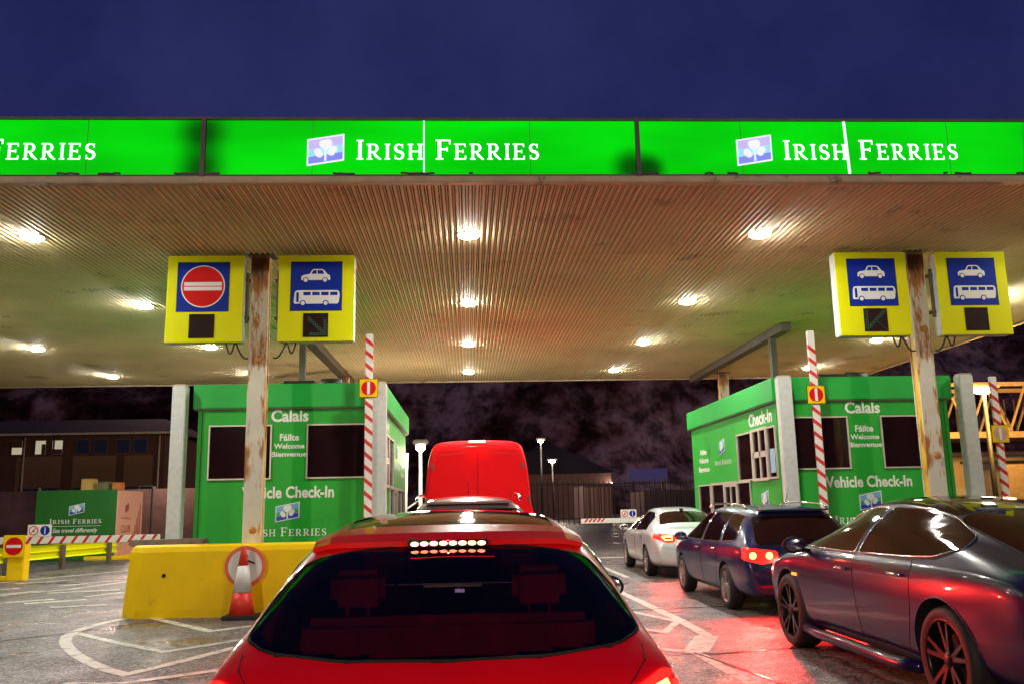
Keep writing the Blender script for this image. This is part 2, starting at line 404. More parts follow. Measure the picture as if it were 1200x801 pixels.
# ------------------------------------------------------------------ lettering
def text_geo(body, bold=.02, shear=0.0):
    c = bpy.data.curves.new("lettering", 'FONT'); c.body = body; c.size = 1; c.offset = bold; c.resolution_u = 3
    c.shear = shear; c.align_x = 'CENTER'
    o = bpy.data.objects.new("lettering", c); COL.objects.link(o)
    dg = bpy.context.evaluated_depsgraph_get(); dg.update()
    me = bpy.data.meshes.new_from_object(o.evaluated_get(dg))
    vs_ = [v.co.copy() for v in me.vertices]; fs = [list(p.vertices) for p in me.polygons]
    bpy.data.objects.remove(o); bpy.data.meshes.remove(me); bpy.data.curves.remove(c)
    return vs_, fs
def put_text(mb, body, o, rx, up, width, height, bold=.02, shear=0.0, lift=.004, mi=0):
    """fit lettering in a box width x height centred at o"""
    v, f = text_geo(body, bold, shear)
    x0 = min(p.x for p in v); x1 = max(p.x for p in v); y0 = min(p.y for p in v); y1 = max(p.y for p in v)
    o, rx, up = Vector(o), Vector(rx), Vector(up); nn = rx.cross(up)
    sx = width/(x1-x0); sy = height/(y1-y0)
    mb.add([o + rx*((p.x-(x0+x1)/2)*sx) + up*((p.y-(y0+y1)/2)*sy) + nn*lift for p in v], f, mi=mi)

def stroke(pts, ws):
    """ribbon outline pieces (quads) along a centre line"""
    q = []
    for i in range(len(pts)-1):
        a, b = Vector(pts[i]), Vector(pts[i+1]); d = (b-a); d.normalize()
        def nrm(j):
            p0 = Vector(pts[max(0, j-1)]); p1 = Vector(pts[min(len(pts)-1, j+1)]); t = (p1-p0).normalized(); return Vector((-t.y, t.x))
        na, nb = nrm(i), nrm(i+1)
        q.append([tuple(a+na*ws[i]/2), tuple(a-na*ws[i]/2), tuple(b-nb*ws[i+1]/2), tuple(b+nb*ws[i+1]/2)][::-1])
    return q
def arc(cx, cy, rx, ry, a0, a1, n=9):
    return [(cx + rx*math.cos(R(a0+(a1-a0)*i/n)), cy + ry*math.sin(R(a0+(a1-a0)*i/n))) for i in range(n+1)]
def rect(x0, x1, y0, y1): return [(x0, y0), (x1, y0), (x1, y1), (x0, y1)]
SW = .15; TH = .07
def glyph(ch):
    g = []
    def stem(x): g.append(rect(x, x+SW, 0.0, 1.0))
    def serif(x, y, w_=.30):
        g.append(rect(x+SW/2-w_/2, x+SW/2+w_/2, y-.0 if y == 0 else y-TH, y+TH if y == 0 else y))
    if ch == 'I': stem(.09); serif(.09, 0); serif(.09, 1); wd = .33
    elif ch == 'H':
        stem(.09); serif(.09, 0); serif(.09, 1); stem(.62); serif(.62, 0); serif(.62, 1); g.append(rect(.2, .66, .47, .56)); wd = .86
    elif ch == 'F':
        stem(.09); serif(.09, 0, .34); g.append(rect(.0, .66, .92, 1.0)); g.append(rect(.60, .67, .76, .96)); g.append(rect(.2, .52, .47, .55)); g.append(rect(.48, .54, .40, .62)); wd = .70
    elif ch == 'E':
        stem(.09); g.append(rect(.0, .66, .0, .08)); g.append(rect(.0, .64, .92, 1.0)); g.append(rect(.58, .65, .78, .96)); g.append(rect(.60, .68, .03, .24))
        g.append(rect(.2, .50, .47, .55)); g.append(rect(.47, .53, .40, .62)); wd = .73
    elif ch == 'R':
        stem(.09); serif(.09, 0, .32); g.append(rect(.0, .4, .92, 1.0)); g.append(rect(.2, .4, .44, .52))
        p = arc(.38, .72, .20, .24, 90, -90); g.extend(stroke(p, [.08, .09, .12, .14, .15, .15, .14, .12, .09, .08]))
        g.extend(stroke([(.36, .48), (.52, .22), (.72, .035), (.80, .03)], [.12, .15, .10, .07])); wd = .82
    elif ch == 'S':
        p = arc(.31, .735, .20, .225, 35, 250, 8) + arc(.31, .265, .215, .235, 70, -145, 8)
        ws = [.07, .07, .08, .10, .13, .15, .16, .17, .17, .17, .17, .16, .15, .13, .10, .08, .07, .07]
        g.extend(stroke(p, ws)); g.append(rect(.47, .53, .72, .98)); g.append(rect(.08, .14, .02, .28)); wd = .62
    else: wd = .35
    return g, wd
def put_serif(mb, word, o, rx, up, width, height, lift=.004, mi=0, small=.80):
    """small-capital serif word; o is its lower left corner"""
    polys = []; x = 0
    for i, ch in enumerate(word):
        g, wd = glyph(ch); s_ = 1.0 if i == 0 else small
        for p in g: polys.append([(x + a*s_, b*s_) for a, b in p])
        x += wd*s_ + .13
    x -= .13
    o, rx, up = Vector(o), Vector(rx), Vector(up); nn = rx.cross(up); sx = width/x
    for i, p in enumerate(polys):
        k = lift + (i % 7)*.0004
        mb.add([o + rx*a*sx + up*b*height + nn*k for a, b in p], [tuple(range(len(p)))], mi=mi)
def put_logo(mb, o, rx, up, width, height, rise, lift=.006, mis=(0, 1, 2, 3), t=.004):
    """sheared flag with stripes and a shamrock; o lower left corner, right side raised by rise"""
    o, rx, up = Vector(o), Vector(rx), Vector(up); nn = rx.cross(up)
    def P(a, b): return (a*width, b*height + a*rise)
    def quad(a0, a1, b0, b1, mi, k): mb.prism([P(a0, b0), P(a1, b0), P(a1, b1), P(a0, b1)], o + nn*(lift+k), rx, up, t, mi)
    quad(0, 1, 0, 1, 0, 0)
    quad(.04, .96, .60, .94, 1, .003); quad(.04, .96, .33, .595, 2, .003); quad(.04, .96, .06, .325, 3, .003)
    for (a, b, r, k) in ((.44, .74, .115, .0075), (.56, .74, .115, .0088), (.29, .47, .095, .0101), (.34, .36, .095, .0114), (.71, .47, .095, .0127), (.66, .36, .095, .014), (.5, .62, .10, .0153)):
        x, y = P(a, b); mb.prism(disc(x, y, r*width, 16), o + nn*(lift+k), rx, up, .001, 0)
    mb.prism([P(.47, .08), P(.53, .08), P(.52, .55), P(.48, .55)], o + nn*(lift+.0168), rx, up, .001, 0)
X_, Y_, Z_ = Vector((1, 0, 0)), Vector((0, 1, 0)), Vector((0, 0, 1))

# ================================================================== GROUND
g = MB(); g.add([(-600, -200, 0), (600, -200, 0), (600, 900, 0), (-600, 900, 0)], [(0, 1, 2, 3)])
tag(g.build("ground", 'asphalt'), "wet dark asphalt yard with coarse aggregate", "ground", kind="structure")

mk = MB()
def mline(pts, wd, z=.004, closed=False, mb=None):
    mb = mb or mk
    P = [Vector((a, b)) for a, b in pts]; N = len(P); Lf = []; Rt = []
    for i, p in enumerate(P):
        a = P[max(0, i-1)]; c = P[min(N-1, i+1)]; d1 = (p-a).normalized() if i else (c-p).normalized()
        d2 = (c-p).normalized() if i < N-1 else d1
        nn = Vector((-(d1+d2).y, (d1+d2).x)).normalized(); k = 1/max(.5, nn.dot(Vector((-d1.y, d1.x))))
        Lf.append(p+nn*wd/2*k); Rt.append(p-nn*wd/2*k)
    v = [(q.x, q.y, z) for q in Lf] + [(q.x, q.y, z) for q in Rt]
    mb.add(v, [(i, i+N, i+1+N, i+1) for i in range(N-1)])
# hatched nose of the left island
mline([(-2.0, 11.6), (-2.6, 11.5), (-3.06, 11.05), (-3.5, 11.6), (-3.9, 12.1), (-4.2, 12.5), (-4.38, 12.68), (-4.52, 12.68), (-4.64, 12.5), (-4.71, 12.25), (-4.755, 11.95), (-4.765, 11.6), (-4.73, 11.25), (-4.65, 10.9), (-4.52, 10.55), (-4.35, 10.2), (-4.13, 9.8), (-3.88, 9.4), (-3.6, 9.0), (-3.3, 8.6), (-3.02, 8.32), (-2.75, 8.9), (-2.42, 9.75), (-2.2, 10.1)], .13)
mline([(-4.62, 11.15), (-3.9, 10.35), (-3.1, 9.55), (-2.75, 9.95), (-2.45, 10.4)], .10, .0045)
mline([(-3.4, 7.95), (-2.9, 7.9), (-2.3, 8.35), (-1.9, 8.9)], .12, .0045)
# lane lines and worn stretched lettering on the far left
mline([(-12.5, 17.2), (-9.9, 19.6), (-8.4, 22.6), (-7.0, 27)], .16)
mline([(-9.5, 14.8), (-7.5, 17.6), (-6.6, 20.5), (-6.0, 25)], .14)
for (x, y, l, a, wd) in ((-7.4, 15.3, 1.2, 38, .2), (-6.7, 15.2, .9, 30, .22), (-8.3, 16.9, 1.3, 52, .16), (-7.0, 17.0, 1.2, 20, .2),
                         (-9.2, 17.6, 1.4, 40, .2), (-6.3, 16.4, 1.0, 60, .16), (-8.9, 19.6, 1.2, 40, .16), (-7.7, 19.0, 1.4, 60, .16),
                         (-6.2, 18.6, .9, 20, .2), (-6.0, 14.4, .8, 15, .16), (-10.4, 19.4, 1.2, 45, .16)):
    d = Vector((math.cos(R(a)), math.sin(R(a))))*l/2
    mline([(x-d.x, y-d.y), (x+d.x, y+d.y)], wd, .0045 + .0004*random.random())
# hatched wedge between the two lanes on the right
mline([(1.9, 18.5), (2.38, 14.95), (2.52, 10.9), (2.51, 9.7), (2.15, 8.7)], .13)
mline([(2.5, 9.62), (2.12, 8.62)], .24, .0052)
mline([(1.95, 12.7), (2.07, 12.0), (2.45, 10.85)], .10, .0045)
mline([(1.75, 10.6), (2.12, 9.95), (2.50, 10.9)], .10, .005)
mline([(1.3, 14.5), (1.85, 13.6), (2.30, 13.2)], .10, .0045)
mline([(1.2, 9.6), (1.7, 9.0), (2.12, 8.6), (2.16, 7.6), (2.2, 6.2), (2.22, 3.0)], .11, .0048)
mline([(2.9, 30), (2.95, 22), (3.0, 17.2)], .12)
mline([(2.2, 23.5), (5.0, 23.6)], .35, .0045)
mline([(-1.2, 30), (-1.2, 21)], .12)
tag(mk.build("road_marking", 'marking', recalc=False), "worn white hatched lane markings", "marking", kind="structure")
ck = MB()
mline([(-9, 8.6), (-5.5, 10.4), (-4.8, 11.2), (-4.0, 12.4)], .035, .0056, mb=ck)
mline([(-6, 7.6), (-4, 7.8), (-2.2, 8.1), (-1, 8.3)], .03, .0056, mb=ck)
mline([(1.6, 12.0), (2.2, 12.05), (3.6, 12.2)], .05, .0056, mb=ck)
mline([(1.0, 8.6), (2.3, 8.5), (3.1, 8.7), (6, 9.0)], .04, .0056, mb=ck)
mline([(2.1, 8.6), (2.35, 7.4), (2.5, 6.6)], .035, .0058, mb=ck)
tag(ck.build("asphalt_joint", 'crack', recalc=False), "dark bitumen joints in the asphalt", "joint", kind="structure")

# raised kerb islands under the booths
for x0, x1, nm in ((-4.6, -1.25, 'left'), (4.98, 8.4, 'right')):
    k = MB(); k.box(x0, x1, 13.35, 21.2, -.02, .14, bev=.03)
    tag(k.build("kerb_island", 'asphalt_block'), "raised concrete kerb island under the booth", "kerb", kind="structure")

# ================================================================== CLIFF (far hillside)
cl = MB(); nx, ny = 300, 70
rnd_ = random.Random(3)
from mathutils import noise as mn
vv = []
for j in range(ny):
    for i in range(nx):
        t = j/(ny-1); x = -260 + 520*i/(nx-1)
        y = 120 + 70*t + 12*mn.noise(Vector((x*.012, 0, 1)))
        hgt = 42*(1/(1+math.exp(-(t-.42)*11))) - 0.6
        hgt += 5*mn.fractal(Vector((x*.03, t*3, 0)), 1, 2, 5)*min(1, t*3)
        rg = mn.ridged_multi_fractal(Vector((x*.035, t*3.2, 4)), 1.0, 2.1, 6, 1.0, 2.0)
        vv.append((x, y - 3.2*rg + 4*mn.fractal(Vector((x*.05, t*4, 9)), 1, 2, 4), hgt + 1.2*mn.fractal(Vector((x*.15, t*14, 2)), 1, 2, 4)*min(1, t*4) if j else -1))
cl.add(vv, [(j*nx+i, j*nx+i+1, (j+1)*nx+i+1, (j+1)*nx+i) for j in range(ny-1) for i in range(nx-1)], smooth=True)
tag(cl.build("cliff_hillside", 'cliff', recalc=False), "dark chalk cliff and scrub above the port", "cliff", kind="structure")

# ================================================================== CANOPY
CX0, CX1, CY0, CY1, CZ = -16.0, 12.25, 9.88, 26.7, 5.15
can = thing("canopy", "long flat canopy roof with ribbed soffit and backlit green fascia", "canopy", (0, 9.88, 0))
def cp(mb, name, mats): 
    o = mb.build(name, mats, can); o.matrix_parent_inverse = can.matrix_basis.inverted(); o.location = (0, 0, 0)
    return o
can_inv = Matrix.Translation((0, -9.88, 0))
def cbuild(mb, name, mats):
    mb.v = [(x, y-9.88, z) for x, y, z in mb.v]
    return mb.build(name, mats, can)
# ribs
rb = MB(); p = .082; joints = [CY0+.06, 12.9, 15.7, 18.5, 21.3, 24.1, CY1-.08]
x = CX0 + .05
prof = [(0, 0), (.010, -.030), (.036, -.030), (.046, 0), (.055, -.012), (.070, -.012)]
xs = []
while x < CX1-.1:
    for a, b in prof: xs.append((x+a, CZ+b))
    x += p
xs.append((x, CZ))
for j in range(len(joints)-1):
    ya, yb = joints[j]+.006, joints[j+1]-.006
    n_ = len(xs)
    rb.add([(a, ya, b) for a, b in xs] + [(a, yb, b) for a, b in xs], [(i, i+1, n_+i+1, n_+i) for i in range(n_-1)])
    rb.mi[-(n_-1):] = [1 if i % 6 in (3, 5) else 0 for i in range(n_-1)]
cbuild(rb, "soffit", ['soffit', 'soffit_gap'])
b_ = MB(); b_.box(CX0, CX1, CY0+.05, CY1, CZ+.012, CZ+.55); cbuild(b_, "roof_deck", 'soffit_back')
e_ = MB()
e_.box(CX1-.06, CX1+.03, CY0+.42, CY1+.03, CZ-.05, CZ+.60, mi=0); e_.box(CX0-.03, CX0+.06, CY0+.42, CY1+.03, CZ-.05, CZ+.60)
e_.box(CX0+.06, CX1-.06, CY1-.05, CY1+.032, CZ-.06, CZ+.60)
cbuild(e_, "edge_trim", 'trim_beige')
t_ = MB(); t_.box(CX0-.1, CX1+.1, CY0-.06, CY0+.055, CZ-.045, CZ+.035, bev=.01)
for k in range(12):
    xx = -5.2 + k*1.21; t_.box(xx, xx+.02, CY0-.064, CY0-.05, CZ-.04, CZ-.02)
cbuild(t_, "lower_trim", 'trim_beige')
fr = MB()
fr.box(CX0-.1, CX1+.1, CY0-.04, CY0+.40, CZ+.036, CZ+.060)
fr.box(CX0-.1, CX1+.1, CY0-.05, CY0+.40, CZ+.735, CZ+.765)
fr.box(CX0-.1, CX1+.1, CY0+.10, CY0+.40, CZ+.062, CZ+.733)
for xx in (-13.24, -8.16, -3.03, 2.06, 7.14, 12.2):
    fr.box(xx-.028, xx+.022, CY0-.055, CY0+.098, CZ+.03, CZ+.77)
rr = random.Random(5)
for k in range(26):   # grime and moss tufts on the lower rail
    xx = rr.uniform(-8, 8); fr.tube([(xx+q*.05, CY0-.045, CZ+.064 + .012*rr.random()) for q in range(rr.randint(2, 6))], .012, 6)
cbuild(fr, "fascia_frame", 'trim_dark')
px = [-16, -13.24, -8.16, -3.03, 2.06, 7.14, 12.2]
ZB = CZ+.06
for i in range(6):
    f_ = MB(); x0, x1 = px[i]+.024, px[i+1]-.03
    f_.box(x0, x1, CY0-.02, CY0+.095, ZB+.002, CZ+.733)
    f_.v = [(a, b-9.88, c) for a, b, c in f_.v]
    fo = f_.build("fascia_panel", 'fascia', can)
    if i >= 1:
        base = px[i]
        wd = MB(); yy = -.02
        put_serif(wd, "IRISH", (base+1.76, yy, 5.395), X_, Z_, .78, .245, lift=.008)
        wd.build("lettering", 'letter_lit', fo, recalc=False); wd = MB()
        put_serif(wd, "FERRIES", (base+2.69, yy, 5.395), X_, Z_, 1.22, .25, lift=.008)
        wd.build("lettering", 'letter_lit', fo, recalc=False)
        lg = MB(); put_logo(lg, (base+1.19, yy, 5.315), X_, Z_, .43, .33, .07)
        lg.build("logo", ['logo_white', 'logo_lilac', 'logo_aqua', 'logo_blue'], fo)
    if i in (3, 4):
        lk = MB(); xs_ = px[i]+2.55
        lk.bar((xs_-.0, -.026, ZB+.01), (xs_-(.0 if i == 3 else .02), -.026, CZ+.73), .014 if i == 3 else .028, .008)
        lk.build("light_leak", 'leak', fo)
    for q in (1.25, 3.8):
        sm_ = MB(); sm_.box(px[i]+q, px[i]+q+.006, -.0235, -.0195, ZB+.004, CZ+.73)
        sm_.build("seam", 'trim_dark', fo)

# depth beams and ducting under the soffit
for xx, y0, lab in ((-3.45, 18.3, "left"), (6.85, 18.3, "right")):
    o = MB(); o.box(xx-.11, xx+.11, y0, 26.3, CZ-.20, CZ-.024)
    cbuild(o, "ceiling_beam", 'brown_duct')

# ceiling lights
def make_light():
    t = thing("ceiling_light", "", "ceiling light", (0, 0, 0), group="round lights in the canopy soffit")
    a = MB(); a.lathe([(.165, -.026), (.17, -.045), (.15, -.052), (.14, -.03)], 28, cap=False); a.build("frame", 'alu', t)
    b = MB(); b.lathe([(.142, -.04), (.13, -.062), (.09, -.078), (.04, -.084), (.001, -.085)], 24, cap=False); b.build("diffuser", 'lamp', t)
    return t
lx = [(-9.8, "far left row"), (-5.9, "row left of the left column"), (.04, "middle row"),
      (4.18, "row left of the right column"), (9.82, "far right row")]
ly = [(11.9, "nearest the fascia"), (16.15, "second from the fascia"), (20.4, "third from the fascia"), (24.75, "farthest from the fascia")]
proto = None
for xx, lx_ in lx:
    for yy, ly_ in ly:
        if (abs(xx) > 9 and yy < 18): continue
        if proto is None: o = proto = make_light()
        else: o = copy_tree(proto)
        o.location = (xx, yy, CZ); o['label'] = "round ceiling light, %s, %s" % (lx_, ly_)
# lights of the canopy outside the frame (real lamps that light the yard)
for xx, yy in ((-9.8, 11.9), (-9.8, 16.15), (9.82, 11.9), (9.82, 16.15)):
    plight("canopy_lamp", (xx, yy, CZ-.15), 110, (1, .95, .80), .12)

# ================================================================== COLUMNS
def column(x, y, label, rear=False):
    t = thing("support_column", label, "column", (x, y, 0), group="steel columns holding up the canopy")
    a = MB(); h = CZ-.03 if not rear else CZ-.21
    a.box(-.13, .13, -.11, -.085, 0, h); a.box(-.12, .12, .085, .11, 0, h); a.build("flange", 'col_cream', t)
    b = MB(); b.box(-.105, .105, -.084, .084, 0, h); b.build("web", 'col_yellow', t)
    c = MB(); c.box(-.20, .20, -.17, .17, 0, .02); c.box(-.19, .19, -.16, .16, h, h+.018)
    c.build("end_plate", 'brown_duct', t)
    if not rear:
        d = MB()
        for zz in ((1.12, 3.55) if x < 0 else (3.9, 2.0)):
            d.lathe([(.055, -.135), (.05, -.15), (.03, -.155), (.001, -.156)], 14, 'Y', (.02, 0, zz))
        d.build("rusty_bolt", rusty("rust_bolt", (.2, .07, .02), .3), t)
    return t
column(-3.05, 12.98, "rust stained column between the no entry sign and the left car and bus sign")
column(6.92, 12.98, "rust stained column between the two right car and bus signs")
column(-3.35, 24.2, "short visible top of rear column behind the left booth roof", True)
column(7.2, 24.4, "yellowish rear column showing above the right booth roof", True)

# ================================================================== LANE SIGNS
def lane_sign(xc, side, variant, label):
    t = thing("lane_sign", label, "sign", (xc, 12.7, 3.78), group="yellow lane signs hung from the columns")
    a = MB(); a.box(-.545, .545, .02, .22, 0, 1.28, bev=.012); a.build("housing", 'grey_post', t)
    f = MB(); f.box(-.548, .548, 0, .021, -.003, 1.283, bev=.006); f.build("face", 'fluoro', t)
    cx_ = -.03 if variant == 'no' else 0.0
    b = MB(); b.box(cx_-.365, cx_+.365, -.006, .0005, .455, 1.175); bl = b.build("blue_panel", 'sign_blue', t)
    bb = MB()
    for (a0, a1, b0, b1) in ((-.375, -.365, .445, 1.185), (.365, .375, .445, 1.185), (-.375, .375, .445, .455), (-.375, .375, 1.175, 1.185)):
        bb.box(cx_+a0, cx_+a1, -.004, .0, b0, b1)
    bb.build("panel_edge", 'black', bl)
    o = Vector((cx_, -.0065, .82))
    pc = MB()
    if variant == 'no':
        pc.prism(disc(0, 0, .315, 40), o, X_, Z_, .002, 0); pc.prism(disc(0, 0, .298, 40), o - Y_*.0025, X_, Z_, .002, 1)
        pc.prism(rect(-.27, .27, -.062, .062), o - Y_*.005, X_, Z_, .002, 0); pc.prism(rect(-.27, .27, -.006, .006), o - Y_*.0075, X_, Z_, .001, 1)
        pc.build("no_entry_symbol", ['pl_white', 'red_sign'], bl)
    else:
        car = [(-.22, -.0), (-.22, .05), (-.19, .075), (-.10, .09), (-.06, .155), (-.04, .165), (.08, .165), (.11, .15), (.16, .085), (.19, .075), (.20, .04), (.20, 0)]
        q = o + Z_*.085
        pc.prism([(a, b) for a, b in car][::-1], q, X_, Z_, .002, 0)
        pc.prism([(-.075, .092), (.0, .092), (.0, .147), (-.045, .147)], q-Y_*.0025, X_, Z_, .001, 1)
        pc.prism([(.015, .092), (.115, .092), (.09, .14), (.075, .147), (.015, .147)], q-Y_*.0025, X_, Z_, .001, 1)
        for a in (-.155, .125):
            pc.prism(disc(a, -.0, .042, 20), q-Y_*.0035, X_, Z_, .001, 1); pc.prism(disc(a, -.0, .030, 20), q-Y_*.005, X_, Z_, .001, 0)
        bus = rnd([(-.325, -.27), (.325, -.27), (.345, -.13), (.325, -.07), (-.29, -.07), (-.31, -.10)], .03)
        pc.prism(bus, o, X_, Z_, .002, 0)
        for a in (-.185, -.055, .075, .205):
            pc.prism(rect(a, a+.105, -.145, -.095), o-Y_*.0025, X_, Z_, .001, 1)
        pc.prism(rect(-.285, -.25, -.245, -.10), o-Y_*.0025, X_, Z_, .001, 1)
        for a in (-.19, .14):
            pc.prism(disc(a, -.262, .045, 20), o-Y_*.0035, X_, Z_, .001, 1); pc.prism(disc(a, -.262, .030, 20), o-Y_*.005, X_, Z_, .001, 0)
        pc.build("car_and_bus_symbol", ['pl_white', 'sign_blue'], bl)
    d = MB(); d.box(cx_-.18, cx_+.18, -.006, .0005, .06, .41)
    ds = d.build("led_display", 'led', t)
    if variant in ('right_arrow', 'left_arrow'):
        dots = MB(); n_ = 13
        for i in range(n_):
            for j in range(n_):
                u, v_ = -.15 + .3*i/(n_-1), .09 + .29*j/(n_-1)
                un, vn = i/(n_-1), j/(n_-1)
                on = abs(un-(1-vn)) < .09 and un > .15 if variant == 'right_arrow' else abs(un-vn) < .09
                on = on or (vn < .12 and un > .2) or (un > .88 and vn < .8) if variant == 'right_arrow' else on or (un < .12) or (abs(un-(1-vn)) < .07 and un > .5)
                if on: dots.prism(disc(cx_+u, v_, .008, 6), (0, -.0065, 0), X_, Z_, .001)
        dots.build("led_arrow", 'led_green', ds)
    c = MB(); s = side   # +1: column to the right of the sign
    for zz in (.95, .38): c.bar((s*.50, .12, zz), (s*.62, .22, zz), .05, .05)
    c.bar((s*.575, .14, .3), (s*.575, .14, 1.05), .04, .03)
    c.build("bracket", 'brown_duct', t)
    cb = MB()
    for (x0, dx, dp) in ((.30, .12, .15), (.44, .18, .22)):
        pts = [(s*(x0+dx*i/10), .12, -.003 - dp*math.sin(math.pi*min(1, i/10*(1.0 if dx < .15 else .6))) - (0 if i else 0)) for i in range(11)]
        cb.tube(pts, .012, 6)
    cb.build("cable", 'black', t)
    return t
lane_sign(-3.79, 1, 'no', "yellow lane sign with a red no entry disc, left of the left column")
lane_sign(-2.19, -1, 'right_arrow', "yellow lane sign with car and bus symbols just right of the left column")
lane_sign(6.13, 1, 'left_arrow', "yellow lane sign with car and bus symbols just left of the right column")
lane_sign(7.69, -1, 'off', "yellow lane sign with car and bus symbols right of the right column, its display dark")

# ================================================================== BOOTHS
def booth(xc, door, label):
    """front face at y=0 of the booth (place 14.5); door side is +1 (east) or -1 (west)"""
    t = thing("check_in_booth", label, "booth", (xc, 14.5, .14))
    z0 = -.14; W_ = 1.47; Ld = 5.7; H = 3.40
    a = MB(); a.box(-W_, W_, 0, Ld, 0, H+z0-.36, bev=.01); a.build("wall", 'booth_green', t)
    b = MB(); b.box(-W_-.07, W_+.07, -.07, Ld+.1, H+z0-.38, H+z0+.01, bev=.012); rf = b.build("roof_band", 'booth_band', t)
    r_ = MB(); r_.box(-W_-.05, W_+.05, -.05, Ld+.08, H+z0-.40, H+z0-.381); r_.build("soffit_strip", 'brown_duct', rf)
    u = MB(); u.box(-.35, .25, .9, 1.6, H+z0+.01, H+z0+.20, bev=.04); u.lathe([(.13, 0), (.13, .35)], 16, 'X', (.3, 1.2, H+z0+.14)); u.build("roof_ventilator", 'dark_metal', rf)
    vd = MB(); vd.box(-.75 if door > 0 else .15, -.62 if door > 0 else .28, 4.6, 4.75, H+z0+.012, CZ-.14-.03); vd.build("roof_duct", 'brown_duct', rf)
    def window(name, o, rx, wd, ht, bars=(), frame='alu', cols=1, fw=.035):
        o = Vector(o); rx = Vector(rx); nn = rx.cross(Z_)
        f = MB()
        def fb(u0, u1, v0, v1, tt=.03): f.prism(rect(u0, u1, v0, v1), o + nn*.002, rx, Z_, tt)
        fb(-fw, 0, -fw, ht+fw); fb(wd, wd+fw, -fw, ht+fw); fb(0, wd, -fw, 0); fb(0, wd, ht, ht+fw)
        for (u0, u1, v0, v1) in bars: fb(u0, u1, v0, v1, .026)
        w_ = f.build(name, frame, t)
        g_ = MB(); g_.prism(rect(.001, wd-.001, .001, ht-.001), o+nn*.003, rx, Z_, .006); g_.build("pane", 'glass', w_)
        return w_
    for x0 in (-1.40, 1.40):
        pj = MB(); pj.box(x0-.004, x0+.004, -.002, -.0004, .02, 2.9); pj.build("panel_joint", 'seam', t)
    pj = MB(); pj.box(-1.46, 1.46, -.012, -.0004, .0, .06); pj.build("skirting", 'dark_metal', t)
    for x0 in (-1.26, .30): window("window", (x0, 0, 1.90+z0), X_, .96, .83, fw=.022)
    def line(nm, body, o, rx_, wd, ht):
        tx = MB(); put_text(tx, body, o, rx_, Z_, wd, ht, .03); tx.build(nm, 'text_white', t, recalc=False)
    line("destination_lettering", "Calais", (0, 0, 2.895+z0), X_, .60, .20)
    line("welcome_lettering", "Fáilte", (0, 0, 2.545+z0), X_, .31, .115)
    line("welcome_lettering", "Welcome", (0, 0, 2.405+z0), X_, .49, .085)
    line("welcome_lettering", "Bienvenue", (0, 0, 2.275+z0), X_, .57, .085)
    line("check_in_lettering", "Vehicle Check-In", (0, 0, 1.67+z0), X_, 1.46, .19)
    tx = MB(); put_serif(tx, "IRISH", (-.62, 0, .985+z0), X_, Z_, .44, .135)
    tx.build("company_lettering", 'text_white', t, recalc=False); tx = MB()
    put_serif(tx, "FERRIES", (-.10, 0, .985+z0), X_, Z_, .72, .135)
    tx.build("company_lettering", 'text_white', t, recalc=False)
    lg = MB(); put_logo(lg, (-.19, 0, 1.20+z0), X_, Z_, .38, .25, .07, lift=.003)
    lg.build("logo", ['pl_white', 'pl_sky', 'pl_green', 'pl_blue'], t)
    # service side
    rx = Vector((0, door, 0)); sx = door*W_
    def U(y):   # distance along the side measured left to right as seen from outside
        return y
    def sw(name, y0, y1, za, zb, bars=(), **k):
        st = (sx, y0 if door > 0 else y1, za+z0)
        bb = [(u0, u1, v0, v1) if door > 0 else (y1-y0-u1, y1-y0-u0, v0, v1) for (u0, u1, v0, v1) in bars]
        return window(name, st, rx, y1-y0, zb-za, bb, **k)
    sw("window", .10, .48, 1.78, 2.60, fw=.03)
    sw("serving_window", .55, 1.30, 1.78, 2.60, ((0, .75, .36, .46), (.34, .40, 0, .82), (0, .05, 0, .82), (.70, .75, 0, .82)), fw=.05)
    sw("window", 1.38, 2.20, 1.78, 2.60, fw=.03)
    sw("serving_window", 2.45, 3.2, 1.10, 1.72, ((.36, .40, 0, .62), (0, .75, .0, .05), (0, .75, .57, .62)), fw=.05)
    sw("window", 1.6, 2.36, .95, 1.72, fw=.03)
    sw("door", 3.3, 4.15, .12, 1.72, fw=.05)
    sw("window", 4.3, 5.2, .95, 1.72, fw=.03)
    pn = MB(); pn.obox((sx+door*.016, .29, 2.05+z0), (.001, 0, 0), (0, .12, 0), (0, 0, .2)); pn.build("paper_notice", 'sheet', t)
    line("check_in_lettering", "Check-In", (sx, .85, 2.82+z0), rx, 1.25, .24)
    line("welcome_lettering", "Fáilte", (sx, 4.75, 2.45+z0), rx, .5, .12)
    line("welcome_lettering", "Welcome", (sx, 4.75, 2.27+z0), rx, .75, .12)
    line("welcome_lettering", "Bienvenue", (sx, 4.75, 2.08+z0), rx, .85, .12)
    st = MB()
    put_serif(st, "IRISH", (sx, 3.3-door*.55, 2.12+z0), rx, Z_, .42, .10)
    st.build("company_lettering", 'text_white', t, recalc=False); st = MB()
    put_serif(st, "FERRIES", (sx, 3.3-door*.05, 2.12+z0), rx, Z_, .65, .10)
    st.build("company_lettering", 'text_white', t, recalc=False)
    lg = MB(); put_logo(lg, (sx, 3.3-door*.19, 2.32+z0), rx, Z_, .38, .25, .07, lift=.003)
    put_logo(lg, (sx, .85-door*.19, 1.25+z0), rx, Z_, .38, .25, .07, lift=.003)
    lg.build("side_logo", ['pl_white', 'pl_sky', 'pl_green', 'pl_blue'], t)
    return t
booth(-2.88, 1, "green check-in booth on the left behind the yellow barrier")
booth(6.62, -1, "green check-in booth on the right behind the queue of cars")

